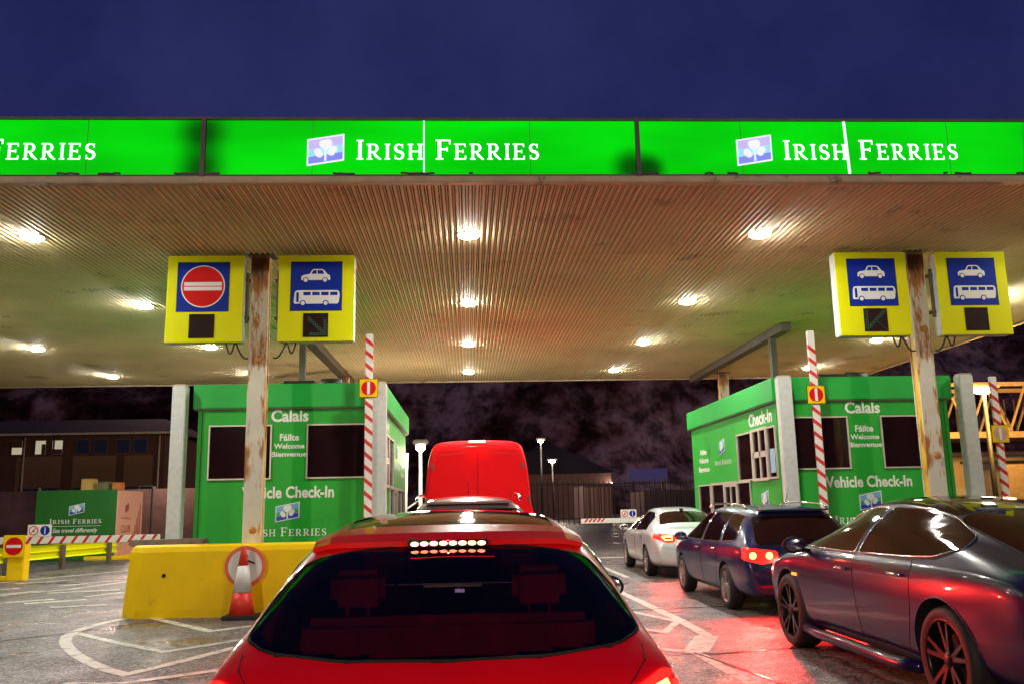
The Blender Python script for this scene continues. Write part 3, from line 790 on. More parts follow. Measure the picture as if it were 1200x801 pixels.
# grey corner posts
def gate_post(x, y, h, label, wd=.22):
    t = thing("gate_post", label, "post", (x, y, 0), group="grey steel posts at the booth corners")
    a = MB(); a.box(-wd/2, wd/2, -.09, .09, 0, h, bev=.012); a.build("shaft", 'grey_post', t)
    b = MB(); b.box(-wd/2+.01, wd/2-.01, -.08, .08, h, h+.025, bev=.01); b.build("cap", 'alu', t)
    b = MB(); b.box(-wd/2-.08, wd/2+.08, -.16, .16, 0, .02); b.build("foot_plate", 'alu', t)
gate_post(-4.56, 14.25, 3.36, "grey post left of the left booth")
gate_post(-1.42, 14.22, 3.36, "pale post at the lane corner of the left booth, behind the raised arm", .25)
gate_post(5.20, 14.22, 3.38, "pale post at the lane corner of the right booth")
gate_post(8.27, 14.25, 3.38, "grey post right of the right booth", .24)

# ================================================================== BARRIER ARMS
def arm_mesh(L0, L1, wd, pitch=.20):
    """striped bar along +z, red stripes slanted, as white core with red slanted bands proud of it"""
    a = MB(); a.box(-wd/2, wd/2, -.025, .025, L0, L1, mi=0, bev=.008)
    z = L0 + .05; k = .07
    while z + k + .13 < L1:
        for s_, yy in ((1, -.0265), (1, .0265)):
            a.add([(-wd/2-.001, yy, z+.10), (wd/2+.001, yy, z), (wd/2+.001, yy, z+k), (-wd/2-.001, yy, z+.10+k)], [(0, 1, 2, 3)], mi=1)
        a.add([(-wd/2-.001, -.0265, z+.10), (-wd/2-.001, -.0265, z+.10+k), (-wd/2-.001, .0265, z+.10+k), (-wd/2-.001, .0265, z+.10)], [(0, 1, 2, 3)], mi=1)
        a.add([(wd/2+.001, -.0265, z), (wd/2+.001, -.0265, z+k), (wd/2+.001, .0265, z+k), (wd/2+.001, .0265, z)], [(0, 1, 2, 3)], mi=1)
        z += pitch
    return a
def raised_arm(x, y, top, sz, label, scuffed=False, red='red_sign'):
    t = thing("raised_barrier", label, "barrier", (x, y, 0), group="raised red and white barrier arms")
    c = MB(); c.box(-.18, .18, .03, .35, 0, 1.0, bev=.02); c.build("cabinet", 'yellow', t)
    a = arm_mesh(.85, top, .12); ar = a.build("arm", ['white', 'red'], t, recalc=False)
    s = MB(); s.box(-.15, .15, -.052, -.032, sz-.15, sz+.15, bev=.01); pl = s.build("sign_plate", 'yellow', t)
    d = MB(); d.prism(disc(0, 0, .115, 28), (0, -.0525, sz), X_, Z_, .002, 0); d.prism(rect(-.022, .022, -.10, .10), (0, -.055, sz), X_, Z_, .002, 1)
    d.build("no_entry_disc", [red, 'white'], pl)
raised_arm(-1.55, 13.95, 4.12, 3.25, "raised striped barrier arm in front of the left booth")
raised_arm(5.61, 13.95, 4.10, 3.05, "raised striped barrier arm in front of the right booth")
M['faded_disc'] = mat("faded_sign_disc", (.55, .35, .25), .6)
raised_arm(8.80, 14.3, 3.36, 2.40, "raised striped barrier arm by the orange gantry with a faded sign", red='faded_disc')

# lowered arm on the far left
def lowered_arm(name, x, y, z, x0, x1, label, stripes, board, bx):
    t = thing(name, label, "barrier", (x, y, 0))
    c = MB(); c.box(-.17, .17, -.15, .15, 0, .95, bev=.02); c.build("post", 'yellow', t)
    L_ = x1-x0
    a = arm_mesh(0, L_, .15, .24) if stripes else MB().box(-.075, .075, -.025, .025, 0, L_, bev=.008)
    a.v = [(x0-x+q[2], q[1]-.20, z - q[0]) for q in a.v]
    a.build("arm", ['white', 'red'], t, recalc=False)
    if board:
        b = MB(); b.box(-.25*1, .25, -.24, -.215, .08, .33, bev=.008); b.v = [(q[0]+bx-x, q[1], q[2]+z) for q in b.v]; bo = b.build("sign_board", 'white', t)
        s = MB(); zz = z+.205
        s.prism(disc(bx-x+.12, zz, .10, 24), (0, -.2405, 0), X_, Z_, .002, 0)
        s.prism(disc(bx-x-.12, zz, .10, 24), (0, -.2405, 0), X_, Z_, .002, 2); s.prism(disc(bx-x-.12, zz, .078, 24), (0, -.243, 0), X_, Z_, .002, 1)
        s.prism(rect(bx-x+.11, bx-x+.13, zz-.07, zz+.07), (0, -.243, 0), X_, Z_, .002, 1)
        s.bar((bx-x-.17, -.247, zz-.05), (bx-x-.07, -.247, zz+.05), .02, .002, mi=2, up=(0, 1, 0))
        s.prism(rect(bx-x-.14, bx-x-.10, zz-.03, zz+.02), (0, -.2455, 0), X_, Z_, .001, 3)
        s.build("symbols", ['sign_blue', 'white', 'red_sign', 'black'], bo)
    return t
ta = lowered_arm("lowered_barrier", -9.75, 20.2, .85, -13.2, -6.7, "lowered striped barrier arm on a yellow post with a no entry disc", True, True, -9.25)
nb = MB(); nb.box(-.23, .23, -.262, -.232, .50, .97, bev=.01); ne = nb.build("sign_plate", 'yellow', ta)
nd = MB(); nd.prism(disc(0, .735, .19, 28), (0, -.2625, 0), X_, Z_, .003, 0); nd.prism(rect(-.155, .155, .705, .765), (0, -.266, 0), X_, Z_, .002, 1)
nd.build("no_entry_disc", ['red_sign', 'white'], ne)
ft = MB(); ft.box(-1.9, -.17, -.12, .12, 0, .10, bev=.02); ft.build("base_rail", 'yellow', ta)
tb = lowered_arm("lowered_barrier", 5.35, 28.2, .86, 3.5, 5.4, "white lowered barrier arm across the far exit beyond the silver sedan", False, True, 5.0)
ss = MB()
for k in range(5): ss.bar((3.62-5.35+k*.13, -.228, .83), (3.72-5.35+k*.13, -.228, .93), .05, .002, up=(0, 1, 0))
ss.build("red_stripes", 'red', tb)

# guard rail far left
t = thing("guard_rail", "yellow steel guard rail behind the lowered left barrier", "guard rail", (-10.7, 22.9, 0), R(83))
prof = [(-.04, .30), (.02, .36), (.02, .42), (-.03, .47), (.02, .52), (.02, .58), (-.04, .64)]
a = MB(); v = []
for xx in (-1.7, 3.6):
    v += [(xx, p_, q_) for p_, q_ in prof]
for xx in (3.6, -1.7):
    v += [(xx, p_-.02, q_) for p_, q_ in prof]
n_ = 7
a.add(v, [(i, i+1, n_+i+1, n_+i) for i in range(6)] + [(2*n_+i, 2*n_+i+1, 3*n_+i+1, 3*n_+i) for i in range(6)])
a.build("rail", 'fluoro', t, recalc=False)
for xx in (-1.1, 1.0, 3.1):
    a = MB(); a.box(xx-.06, xx+.06, -.14, -.05, 0, .62); a.build("post", 'brown_duct', t)
t.rotation_euler = (0, 0, R(80))

# ================================================================== YELLOW CONCRETE BARRIER
t = thing("concrete_barrier", "large yellow painted concrete barrier at the foot of the left column", "barrier", (-3.2, 12.6, 0))
foot = [(-1.50, .48), (-1.52, .14), (-1.27, -.10), (1.5, -.10), (1.6, .0), (1.6, .42), (1.5, .48)]
def ring(sc, off, z):
    out = []
    for (a, b) in foot:
        dx = off if a < 0 else -off; dy = off if b < .2 else -off
        out.append((a+dx, b+dy, z))
    return out
v = ring(1, 0, 0) + ring(1, .0, .10) + ring(1, .05, .86) + ring(1, .075, .925) + ring(1, .11, .945)
n_ = len(foot); f = [(j*n_+i, j*n_+(i+1) % n_, (j+1)*n_+(i+1) % n_, (j+1)*n_+i) for j in range(4) for i in range(n_)]
f.append(tuple(4*n_+i for i in range(n_)))
a = MB(); a.add(v, f)
a.build("block", 'yellow', t)
# the column stands in a gap behind the block
for (xx, zz, r_) in ((-.92, .55, .028), (-.95, .2, .02), (-.55, .12, .012)):
    a = MB(); a.lathe([(r_, -.079-.02+.05*zz*.9), (r_*.9, -.10+.05*zz), (.001, -.104+.05*zz)], 10, 'Y', (xx, 0, zz), cap=False); a.build("lifting_hole", 'seam', t)
t = thing("pedestrian_sign", "round white sign with red ring and walking figure on the yellow barrier", "sign", (-3.02, 12.46, .65))
a = MB(); a.prism(disc(0, 0, .275, 40), (0, 0, 0), X_, Z_, .014); a.build("ring", 'red_sign', t); M['ring_orange'] = mat("faded_red_ring", (.80, .16, .08), .5)
t.children[0].data.materials[0] = M['ring_orange']
a = MB(); a.prism(disc(0, 0, .225, 40), (0, -.0145, 0), X_, Z_, .003); fa = a.build("face", 'white', t)
a = MB(); o = (0, -.018, 0)
a.prism(disc(.0, .14, .035, 16), o, X_, Z_, .002); a.prism([(-.045, .09), (.03, .10), (.035, -.02), (-.02, -.02)][::-1], (0, -.0183, 0), X_, Z_, .002)
for p0, p1, wd in (((.0, -.01), (-.08, -.17), .035), ((.01, -.01), (.06, -.17), .035), ((-.03, .08), (-.10, .0), .024), ((.03, .08), (.13, .04), .024)):
    a.bar((p0[0], -.021, p0[1]), (p1[0], -.021, p1[1]), wd, .002, up=(0, 1, 0))
a.build("walking_figure", 'black', fa)

# cone
t = thing("traffic_cone", "red and white traffic cone in front of the yellow barrier", "traffic cone", (-2.99, 12.22, 0))
def rad(z): return .165 - (.165-.028)*(z-.06)/.86
a = MB(); a.box(-.23, .23, -.19, .19, 0, .055, bev=.02); a.build("base", 'black', t)
M['cone_red'] = mat("cone_red", (.78, .035, .02), .45, var=.08)
M['cone_white'] = mat("cone_sleeve", (.78, .74, .72), .4, var=.06)
a = MB(); a.lathe([(rad(.05), .05), (rad(.345), .345)], 28); a.build("lower_body", 'cone_red', t)
a = MB(); a.lathe([(rad(.345)+.004, .345), (rad(.68)+.004, .68)], 28); a.build("reflective_sleeve", 'cone_white', t)
a = MB(); a.lathe([(rad(.68), .681), (rad(.90), .90), (.015, .925)], 28); a.build("tip", 'cone_red', t)

# timber on top behind the barrier
t = MB(); t.box(-.52, .55, -.12, .12, 0, .09, bev=.015); t.box(-.45, -.35, -.1, .1, -.92, 0); t.box(.38, .48, -.1, .1, -.92, 0)
o = t.build("timber_rail", 'barrier_post_grey'); o.location = (-4.35, 13.35, .92)
tag(o, "low weathered timber rail behind the left end of the yellow barrier", "rail")

# ================================================================== FAR LEFT KIOSK
t = thing("equipment_cabinet", "dark green and salmon branded cabinet behind the left barrier", "cabinet", (-12.0, 28.2, 0))
a = MB(); a.box(-1.2, 1.2, .02, 2.1, .0, 2.1); a.build("body", 'kiosk_green', t)
a = MB(); a.box(1.201, 1.225, .0, 2.12, .0, 2.08); sa = a.build("side_panel", 'kiosk_pink', t)
a = MB(); a.box(-1.22, 1.2, -.01, .019, .02, 2.11); fa = a.build("front_panel", 'kiosk_green', t)
a = MB()
put_serif(a, "IRISH", (-.78, -.01, 1.10), X_, Z_, .60, .15); put_serif(a, "FERRIES", (-.08, -.01, 1.10), X_, Z_, .85, .15)
a.prism(rect(-.78, .77, 1.02, 1.03), (0, -.012, 0), X_, Z_, .002)
put_text(a, "Sea travel differently", (0, -.01, .88), X_, Z_, 1.35, .17, .01, .3)
a.build("lettering", 'text_white', fa, recalc=False)
a = MB(); put_logo(a, (-.22, -.01, 1.34), X_, Z_, .46, .28, .10, lift=.003); a.build("logo", ['pl_white', 'pl_sky', 'pl_green', 'pl_blue'], fa)
a = MB(); put_text(a, "CLUB", (1.225, .75, .90), Y_, Z_, .75, .24, .02)
put_serif(a, "IRISH", (1.225, .35, 1.2), Y_, Z_, .32, .07); put_serif(a, "FERRIES", (1.225, .72, 1.2), Y_, Z_, .42, .07)
put_logo(a, (1.225, .62, 1.4), Y_, Z_, .3, .22, .08, mis=(0, 0, 0, 0))
a.mi = [0]*len(a.mi)
a.build("side_lettering", 'salmon_dark', sa, recalc=False)
a = MB(); rr = random.Random(2)
for k in range(5):
    y_ = 1.35 + k*.13; h_ = .25 + .22*k
    a.prism(rnd([(y_, .55), (y_+.11, .55), (y_+.09, .55+h_), (y_+.02, .55+h_)], .03), (1.2255, 0, 0), Y_, Z_, .002)
a.build("print", 'salmon_dark', sa)
b = MB(); b.box(.4, 2.4, -.25, -.1, 0, .12, bev=.02); b.box(1.35, 1.5, -.1, 2.2, 0, .12, bev=.02)
o = b.build("kerb_rail", 'yellow'); o.location = (-12.0, 28.2, 0); tag(o, "low yellow kerb rail at the foot of the green cabinet", "kerb rail")
for (x_, s_, m_, lb) in ((-11.95, .30, 'ochre_box', "ochre box on top of the green cabinet"), (-11.45, .22, 'olive_box', "flat olive box on top of the green cabinet"), (-11.05, .20, 'orange_box', "small orange box on top of the green cabinet")):
    t = thing("crate", lb, "crate", (x_, 28.9, 2.1))
    a = MB(); a.box(-s_*.75 if m_ == 'olive_box' else -s_*.6, s_*.75 if m_ == 'olive_box' else s_*.6, -.2, .2, 0, s_*1.15, bev=.015); a.build("tub", m_, t)
    a = MB(); a.box(-s_*.62, s_*.62, -.21, .21, s_*1.15, s_*1.22, bev=.01); a.build("lid", m_, t)

# ================================================================== FAR LEFT BUILDING
t = thing("port_building", "two storey brown brick building with dark hipped roof at far left", "building", (-32, 58, 0))
a = MB(); a.box(-14, 12.6, 0, 14, 0, 6.3); a.build("wall", 'brick', t)
a = MB(); v = [(-14.8, -.8, 6.35), (13.4, -.8, 6.35), (13.4, 14.8, 6.35), (-14.8, 14.8, 6.35), (-12, 6, 7.9), (10.5, 6, 7.9)]
a.add(v, [(0, 1, 5, 4), (1, 2, 5), (2, 3, 4, 5), (3, 0, 4), (0, 3, 2, 1)]); rf = a.build("roof", 'slate', t)
a = MB(); a.box(-14.85, 13.45, -.86, -.8, 6.28, 6.42); a.build("gutter", 'trim_beige', rf)
for x0, x1 in ((-11.5, -7.0), (-6.0, -1.5), (3.4, 6.2), (6.9, 9.6), (10.1, 11.9)):
    a = MB(); a.box(x0, x1, -.06, .0, 1.6, 5.0); a.build("render_panel", 'render', t)
wins = [(x0, 1.9, 3.0, .75, 'pane_dim') for x0 in (-10.6, -8.8, -5.4, -3.6, .6, 2.0, 3.7, 4.6, 5.5, 7.1, 8.0, 8.9, 10.3, 11.2)]
wins += [(x0, 5.15, 6.0, .8, 'pane_dim') for x0 in (-10.6, -8.8, -5.4, -3.6, .6, 7.1, 8.2, 9.6, 10.7)]
wins += [(x0, 5.15, 6.0, .62, 'pane_lit') for x0 in (3.1, 4.55, 5.6)]
for x0, z0, z1, ww, pm_ in wins:
    a = MB(); a.box(x0-.05, x0+ww+.05, -.12, -.061, z0-.05, z1+.05); wf = a.build("window", 'brown_duct' if x0 < 11 else 'trim_beige', t)
    a = MB(); a.box(x0, x0+ww, -.13, -.121, z0, z1); a.build("pane", pm_, wf)
    if pm_ == 'pane_lit': a = MB(); {3.1: lambda: a.box(x0, x0+ww, -.14, -.131, z1-.42, z1), 4.55: lambda: a.box(x0+ww*.62, x0+ww, -.14, -.131, z0, z1-.22), 5.6: lambda: (a.box(x0, x0+ww, -.14, -.131, z0, z0+.3), a.box(x0+.02, x0+.14, -.139, -.130, z0+.3, z1))}[x0](); a.build("blind", 'brick', wf)
for x_ in (-9.9, 3.9, 12.3):
    a = MB(); a.tube([(x_, -.18, .0), (x_, -.18, 6.2)], .06, 8); a.build("downpipe", 'trim_beige', t)
# concrete wall in front
t = thing("boundary_wall", "pale pinkish concrete panel wall in front of the brick building", "wall", (-22, 44, 0))
for i in range(9):
    a = MB(); a.box(-12+i*2.7, -9.35+i*2.7, -.06, .06, 0, 2.5); a.build("wall_panel", 'wall_pink', t)
    a = MB(); a.box(-9.35+i*2.7, -9.30+i*2.7+.0, -.12, .12, 0, 2.62); a.build("wall_post", 'trim_dark', t)
# ================================================================== LAMP POSTS
def lamp_post(x, y, h, label, r=.16, mat_='street_lamp_lit', power=900, col=(1, .84, .6), twin=False, pole='dark_metal'):
    t = thing("street_lamp", label, "street lamp", (x, y, 0), group="lit street lamps around the yard")
    a = MB(); a.tube([(0, 0, 0), (0, 0, h-.1)], [.07, .04] if h < 5.05 else [.10, .06], 10); a.build("pole", pole, t)
    if twin:
        a = MB(); a.tube([(-.45, 0, 0), (-.40, 0, h-.3)], .07, 8)
        for zz in [k_*.8+.5 for k_ in range(int(h/.8)-1)]: a.bar((-.45, 0, zz), (0, 0, zz+.3), .04)
        a.build("lattice", pole, t)
    b = MB(); b.box(-r*1.6, r*1.6, -.12, .2, h-.06, h+.06, bev=.03); hd = b.build("lamp_head", 'dark_metal', t)
    c = MB(); c.lathe([(r*.3, h-.06), (r, h-.10), (r*.9, h-.2), (r*.3, h-.26), (.001, h-.27)], 16, cap=False); c.build("lamp_lens", mat_, hd)
    ld = plight("lamp_light", (0, -1.3, h-.5), power, col, .25); ld.parent = hd
    return t
lamp_post(-14.2, 44.5, 5.0, "bright lamp at the right end of the brick building", .26, power=700)
lamp_post(-1.30, 24.5, 3.15, "bright lamp on a pale lattice post left of the red van", .13, twin=True, power=160, pole='grey_post')
lamp_post(5.1, 62, 5.9, "slim street lamp just right of the red van", .2, power=500)
lamp_post(7.1, 75, 5.1, "small round street lamp beyond the far yard", .28, power=500)
lamp_post(13.6, 85, 3.4, "tiny distant lamp above the white container", .14, power=150)
lamp_post(17.5, 29.0, 5.05, "bright orange lamp by the gantry at far right", .34, 'sodium_lit', 3400, (1, .50, .10), pole='black')

# ================================================================== FAR CENTRE
def container(x, y, wd, h, m_, lab):
    t = thing("container", lab, "container", (x, y, 0))
    a = MB(); a.box(-wd/2, wd/2, 0, 6, .1, h)
    for i in range(int(wd/.25)): a.box(-wd/2+.08+i*.25, -wd/2+.16+i*.25, -.03, -.001, .2, h-.1)
    a.build("body", m_, t)
    b = MB(); b.box(-wd/2-.02, wd/2+.02, -.05, .05, h, h+.1); b.box(-wd/2-.02, wd/2+.02, -.05, .05, 0, .1); b.build("frame_rail", 'trim_dark', t)
M['cont_pink'] = mat("container_pale", (.30, .18, .17), .6, var=.1)
M['cont_grey'] = mat("container_grey", (.14, .08, .08), .6, var=.1)
container(9.0, 62, 2.0, 2.6, 'cont_pink', "pale shipping container beyond the far barrier")
container(15.3, 66, 4.6, 2.2, 'cont_grey', "long grey site cabin right of the pale container")
t = thing("security_fence", "dark vertical bar security fence across the far yard", "fence", (6, 60.5, 0))
a = MB()
for i in range(90): a.bar((-8+i*.35, 0, 0), (-8+i*.35, 0, 2.9), .06)
a.build("fence_bars", 'dark_metal', t)
a = MB(); a.bar((-8, .05, 2.7), (23.4, .05, 2.7), .05, .07); a.build("fence_rail", 'dark_metal', t)
a = MB(); a.bar((-8, .05, .4), (23.4, .05, .4), .05, .07); a.build("fence_rail", 'dark_metal', t)
t = thing("warehouse", "dark pitched roof warehouse behind the security fence", "warehouse", (7.5, 84, 0))
a = MB(); a.box(-6, 6, 0, 12, 0, 4.2); a.build("wall", 'wall_pink', t)
a = MB(); v = [(-6.4, -.5, 4.2), (6.4, -.5, 4.2), (6.4, 12.5, 4.2), (-6.4, 12.5, 4.2), (0, -.5, 7.2), (0, 12.5, 7.2)]
a.add(v, [(0, 4, 5, 3), (1, 2, 5, 4), (0, 1, 4), (2, 3, 5), (0, 3, 2, 1)]); a.build("roof", 'slate', t)
t = thing("billboard", "dim blue lit billboard above the far site cabins", "billboard", (14.6, 72, 0))
a = MB(); a.box(-1.6, 1.6, 0, .15, 3.1, 4.1); a.build("screen", 'screen', t)
for x_ in (-1.2, 1.2): a = MB(); a.bar((x_, .25, 0), (x_, .25, 3.8), .15); a.build("leg", 'dark_metal', t)

# ================================================================== FAR RIGHT: GANTRY AND SHED
t = thing("gantry_bridge", "orange lit steel truss footbridge at far right", "gantry", (26, 34, 0))
zb_, zt_ = 3.75, 5.75
for y_ in (0, 2.2):
    a = MB(); a.bar((-9.5, y_, zb_), (16, y_, zb_), .22, .24); a.build("lower_chord", 'orange_steel', t)
    a = MB(); a.bar((-9.5, y_, zt_), (16, y_, zt_), .16, .16); a.build("upper_chord", 'orange_steel', t)
for y_ in (0, 2.2):
    a = MB()
    for i in range(16):
        x_ = -9.4+i*1.6; xm = x_+.8
        a.bar((x_, y_, zb_+.1), (xm, y_, zt_-.1), .07); a.bar((xm, y_, zt_-.1), (x_+1.6, y_, zb_+.1), .07)
    a.build("diagonals", 'orange_steel', t)
a = MB(); a.box(-9.5, 16, .2, 2.0, zb_-.05, zb_+.05)
for i in range(60): a.bar((-9.4+i*.42, 1.9, zb_+.1), (-9.4+i*.42, 1.9, zt_-.4), .04)
a.build("deck", 'brown_duct', t)
for x_ in (-8.8, 15.3):
    for y_ in (0, 2.2): a = MB(); a.bar((x_, y_, 0), (x_, y_, zb_-.15), .3); a.build("leg", 'orange_steel', t)
t = thing("storage_shed", "orange lit flat shed wall under the gantry", "shed", (27, 38.5, 0))
a = MB(); a.box(-10.2, 14, 0, 8, 0, 3.15)
for i in range(40): a.box(-10.1+i*.6, -10.04+i*.6, -.03, -.001, 1.9, 3.1)
a.build("wall", 'beige_wall', t)
a = MB(); a.box(-10.5, 14.3, -.3, 8.2, 3.15, 3.3); a.build("roof", 'orange_steel', t)
a = MB(); a.box(-6.3, -3.6, -.06, -.002, 0, 1.75); a.build("roller_shutter", 'grey_post', t)
t = thing("dark_hut", "dark brown hut in front of the orange shed", "hut", (19.4, 29.5, 0))
a = MB(); a.box(-1.2, 4, 0, 2.4, 0, 2.55, bev=.02); a.build("wall", 'brown_duct', t)
a = MB(); a.box(-1.3, 4.1, -.1, 2.5, 2.55, 2.65); a.build("roof", 'dark_metal', t)
a = MB(); a.tube([(-.2, -.3, 0), (-.2, -.3, 4.0)], .06, 8); o = a.build("mast", 'dark_metal', t)

# ================================================================== VEHICLES
def lerp(a, b, t): return a + (b-a)*t
def interp(tab, y):
    for i in range(len(tab)-1):
        if tab[i][0] <= y <= tab[i+1][0]:
            t = (y-tab[i][0])/(tab[i+1][0]-tab[i][0]+1e-9)
            return [lerp(a, b, t) for a, b in zip(tab[i][1:], tab[i+1][1:])]
    return list(tab[0][1:]) if y < tab[0][0] else list(tab[-1][1:])

class Car:
    """stations: (y, top z, half width of roof, belt z, half width at belt, underside z, half width at sill); y=0 rear bumper"""
    def __init__(s, st, axles, wr, track, pmat, parent, shoulder=.03, tumble=.5, hole=True, drop=.10):
        s.parent = parent; s.wr = wr; s.axles = axles; s.track = track
        bm = bmesh.new(); rings = []
        for (y, zt, wt, zb, wb, z0, ws) in st:
            zb = min(zb, zt-.02); hgt = zt - zb; m = min(1, hgt/.3)
            half = [(0, z0), (ws*.75, z0), (ws, z0+.05), (ws+(wb-ws)*.55+.01, lerp(z0, zb, .38)), (wb+.018*m, lerp(z0, zb, .72)),
                    (wb, zb-.02), (lerp(wb-.035, wt, .02), zb+.03*m),
                    (lerp(wb, wt, tumble), lerp(zb, zt, .52)), (wt, zt-drop*m-.01), (wt*.86, zt-.022*m-.004), (wt*.45, zt), (0, zt+.008)]
            pts = half + [(-x, z) for x, z in half[-2:0:-1]]
            rings.append([bm.verts.new((x, y, z)) for x, z in pts])
        n = len(rings[0])
        for i in range(len(rings)-1):
            for k in range(n): bm.faces.new((rings[i][k], rings[i][(k+1) % n], rings[i+1][(k+1) % n], rings[i+1][k]))
        for rg in (rings[0], rings[-1]):      # end caps as a strip of quads between left and right halves
            h = n//2
            for k in range(1, h):
                a, b, c, d = rg[k], rg[k+1], rg[(n-k-1) % n], rg[(n-k) % n]
                bm.faces.new((a, b, c, d) if b is not c else (a, b, d))
            bm.faces.new((rg[0], rg[1], rg[n-1])) if True else None
        bmesh.ops.remove_doubles(bm, verts=bm.verts[:], dist=1e-5)
        bmesh.ops.recalc_face_normals(bm, faces=bm.faces[:])
        me = bpy.data.meshes.new("body"); bm.to_mesh(me); bm.free()
        for p_ in me.polygons: p_.use_smooth = True
        o = bpy.data.objects.new("body", me); COL.objects.link(o)
        md = o.modifiers.new("s", 'SUBSURF'); md.levels = 3; md.render_levels = 3
        dg = bpy.context.evaluated_depsgraph_get(); dg.update()
        m0 = bpy.data.meshes.new_from_object(o.evaluated_get(dg)); o.modifiers.clear(); o.data = m0
        # projection target
        m0.calc_loop_triangles()
        s.V = [v.co.copy() for v in m0.vertices]; s.N = [v.normal.copy() for v in m0.vertices]
        s.T = [tuple(t.vertices) for t in m0.loop_triangles]
        s.bvh = BVHTree.FromPolygons(s.V, s.T)
        if hole:
            c = MB()
            for y in axles:
                for sd in (-1, 1):
                    c.lathe([(wr+.045, sd*(track-.30)), (wr+.045, sd*(track+.6))], 48, 'X', (0, y, wr), smooth=False)
            co = c.build("cutter", 'liner')
            mb_ = o.modifiers.new("b", 'BOOLEAN'); mb_.operation = 'DIFFERENCE'; mb_.object = co; mb_.solver = 'EXACT'
            dg = bpy.context.evaluated_depsgraph_get(); dg.update()
            m1 = bpy.data.meshes.new_from_object(o.evaluated_get(dg)); o.modifiers.clear(); o.data = m1
            bpy.data.objects.remove(co)
        else: m1 = m0
        m1.materials.clear(); m1.materials.append(M[pmat]); m1.materials.append(M['liner'])
        for p_ in m1.polygons:
            p_.use_smooth = True; p_.material_index = 0
            if hole:
                for y in axles:
                    if all(math.hypot(m1.vertices[i].co.y-y, m1.vertices[i].co.z-wr) < wr+.0465 for i in p_.vertices) and abs(p_.center.x) > track-.32:
                        p_.material_index = 1; p_.use_smooth = False
        o.name = "body"; o.parent = parent; s.body = o
        # keep arch edges crisp
        try: m1.set_sharp_from_angle(angle=R(38))
        except Exception: pass
    def cast(s, u, v, ax):
        if ax in ('L', 'R'):
            sg = -1 if ax == 'L' else 1; o = Vector((sg*3, u, v)); d = Vector((-sg, 0, 0))
        elif ax == 'B': o = Vector((u, -2, v)); d = Vector((0, 1, 0))
        elif ax == 'F': o = Vector((u, 9, v)); d = Vector((0, -1, 0))
        else: o = Vector((u, v, 4)); d = Vector((0, 0, -1))
        loc, nn, idx, dist = s.bvh.ray_cast(o, d)
        if loc is None: return None
        a, b, c = s.T[idx]; A, B, C_ = s.V[a], s.V[b], s.V[c]
        v0, v1, v2 = B-A, C_-A, loc-A
        d00, d01, d11, d20, d21 = v0.dot(v0), v0.dot(v1), v1.dot(v1), v2.dot(v0), v2.dot(v1)
        den = d00*d11-d01*d01
        if abs(den) < 1e-14: return loc, nn
        vb = (d11*d20-d01*d21)/den; wc = (d00*d21-d01*d20)/den
        N_ = (s.N[a]*(1-vb-wc) + s.N[b]*vb + s.N[c]*wc).normalized()
        return loc, N_
    def patch(s, name, poly, ax, m, off=.004, step=.05, parent=None, thick=True):
        bm = bmesh.new(); vs = [bm.verts.new((a, b, 0)) for a, b in poly]; bm.faces.new(vs)
        us = [a for a, b in poly]; ws = [b for a, b in poly]
        for c0, c1, nn in ((min(us), max(us), (1, 0, 0)), (min(ws), max(ws), (0, 1, 0))):
            k = max(1, int((c1-c0)/step))
            for i in range(1, k):
                q = lerp(c0, c1, i/k); co = (q, 0, 0) if nn[0] else (0, q, 0)
                bmesh.ops.bisect_plane(bm, geom=bm.verts[:]+bm.edges[:]+bm.faces[:], plane_co=co, plane_no=nn)
        bm.verts.ensure_lookup_table(); res = {}
        for v in bm.verts:
            r_ = s.cast(v.co.x, v.co.y, ax)
            if r_ is None: continue
            res[v.index] = r_
        bm.verts.index_update(); bm.verts.ensure_lookup_table()
        res = {}
        for v in bm.verts:
            r_ = s.cast(v.co.x, v.co.y, ax)
            if r_: res[v.index] = r_
        faces = [[v.index for v in f.verts] for f in bm.faces if all(v.index in res for v in f.verts)]
        edge_faces = {}
        for f in faces:
            for i in range(len(f)):
                e_ = tuple(sorted((f[i], f[(i+1) % len(f)]))); edge_faces.setdefault(e_, []).append((f[i], f[(i+1) % len(f)]))
        bm.free()
        ids = sorted(res); mp = {k: i for i, k in enumerate(ids)}
        V = [res[k][0] + res[k][1]*off for k in ids]; NN = [res[k][1] for k in ids]
        F = []
        for f in faces:
            q = [mp[k] for k in f]
            a, b, c = V[q[0]], V[q[1]], V[q[2]]
            if (b-a).cross(c-a).dot(NN[q[0]]) < 0: q = q[::-1]
            F.append(q)
        nb = len(V)
        me = bpy.data.meshes.new(name)
        me.from_pydata([tuple(v) for v in V], [], F); me.materials.append(M[m] if isinstance(m, str) else m)
        me.polygons.foreach_set("use_smooth", [True]*len(F)); me.update()
        if F: me.normals_split_custom_set_from_vertices([tuple(n) for n in NN])
        o = bpy.data.objects.new(name, me); COL.objects.link(o); o.parent = parent or s.parent
        return o
    def trace(s, mb, pts, ax, r, off=.002, closed=True, step=.05, n=6):
        P = list(pts) + ([pts[0]] if closed else []); out = []
        for i in range(len(P)-1):
            a, b = Vector(P[i]), Vector(P[i+1]); k = max(1, int((b-a).length/step))
            for j in range(k): out.append(a.lerp(b, j/k))
        if not closed: out.append(Vector(P[-1]))
        W3 = []
        for q in out:
            h = s.cast(q.x, q.y, ax)
            if h: W3.append(h[0]+h[1]*off)
        if len(W3) > 2: mb.tube(W3, r, n, closed=closed)
        return mb
    def at(s, u, v, ax, off=0):
        h = s.cast(u, v, ax); return (h[0]+h[1]*off) if h else Vector((0, 0, 0))

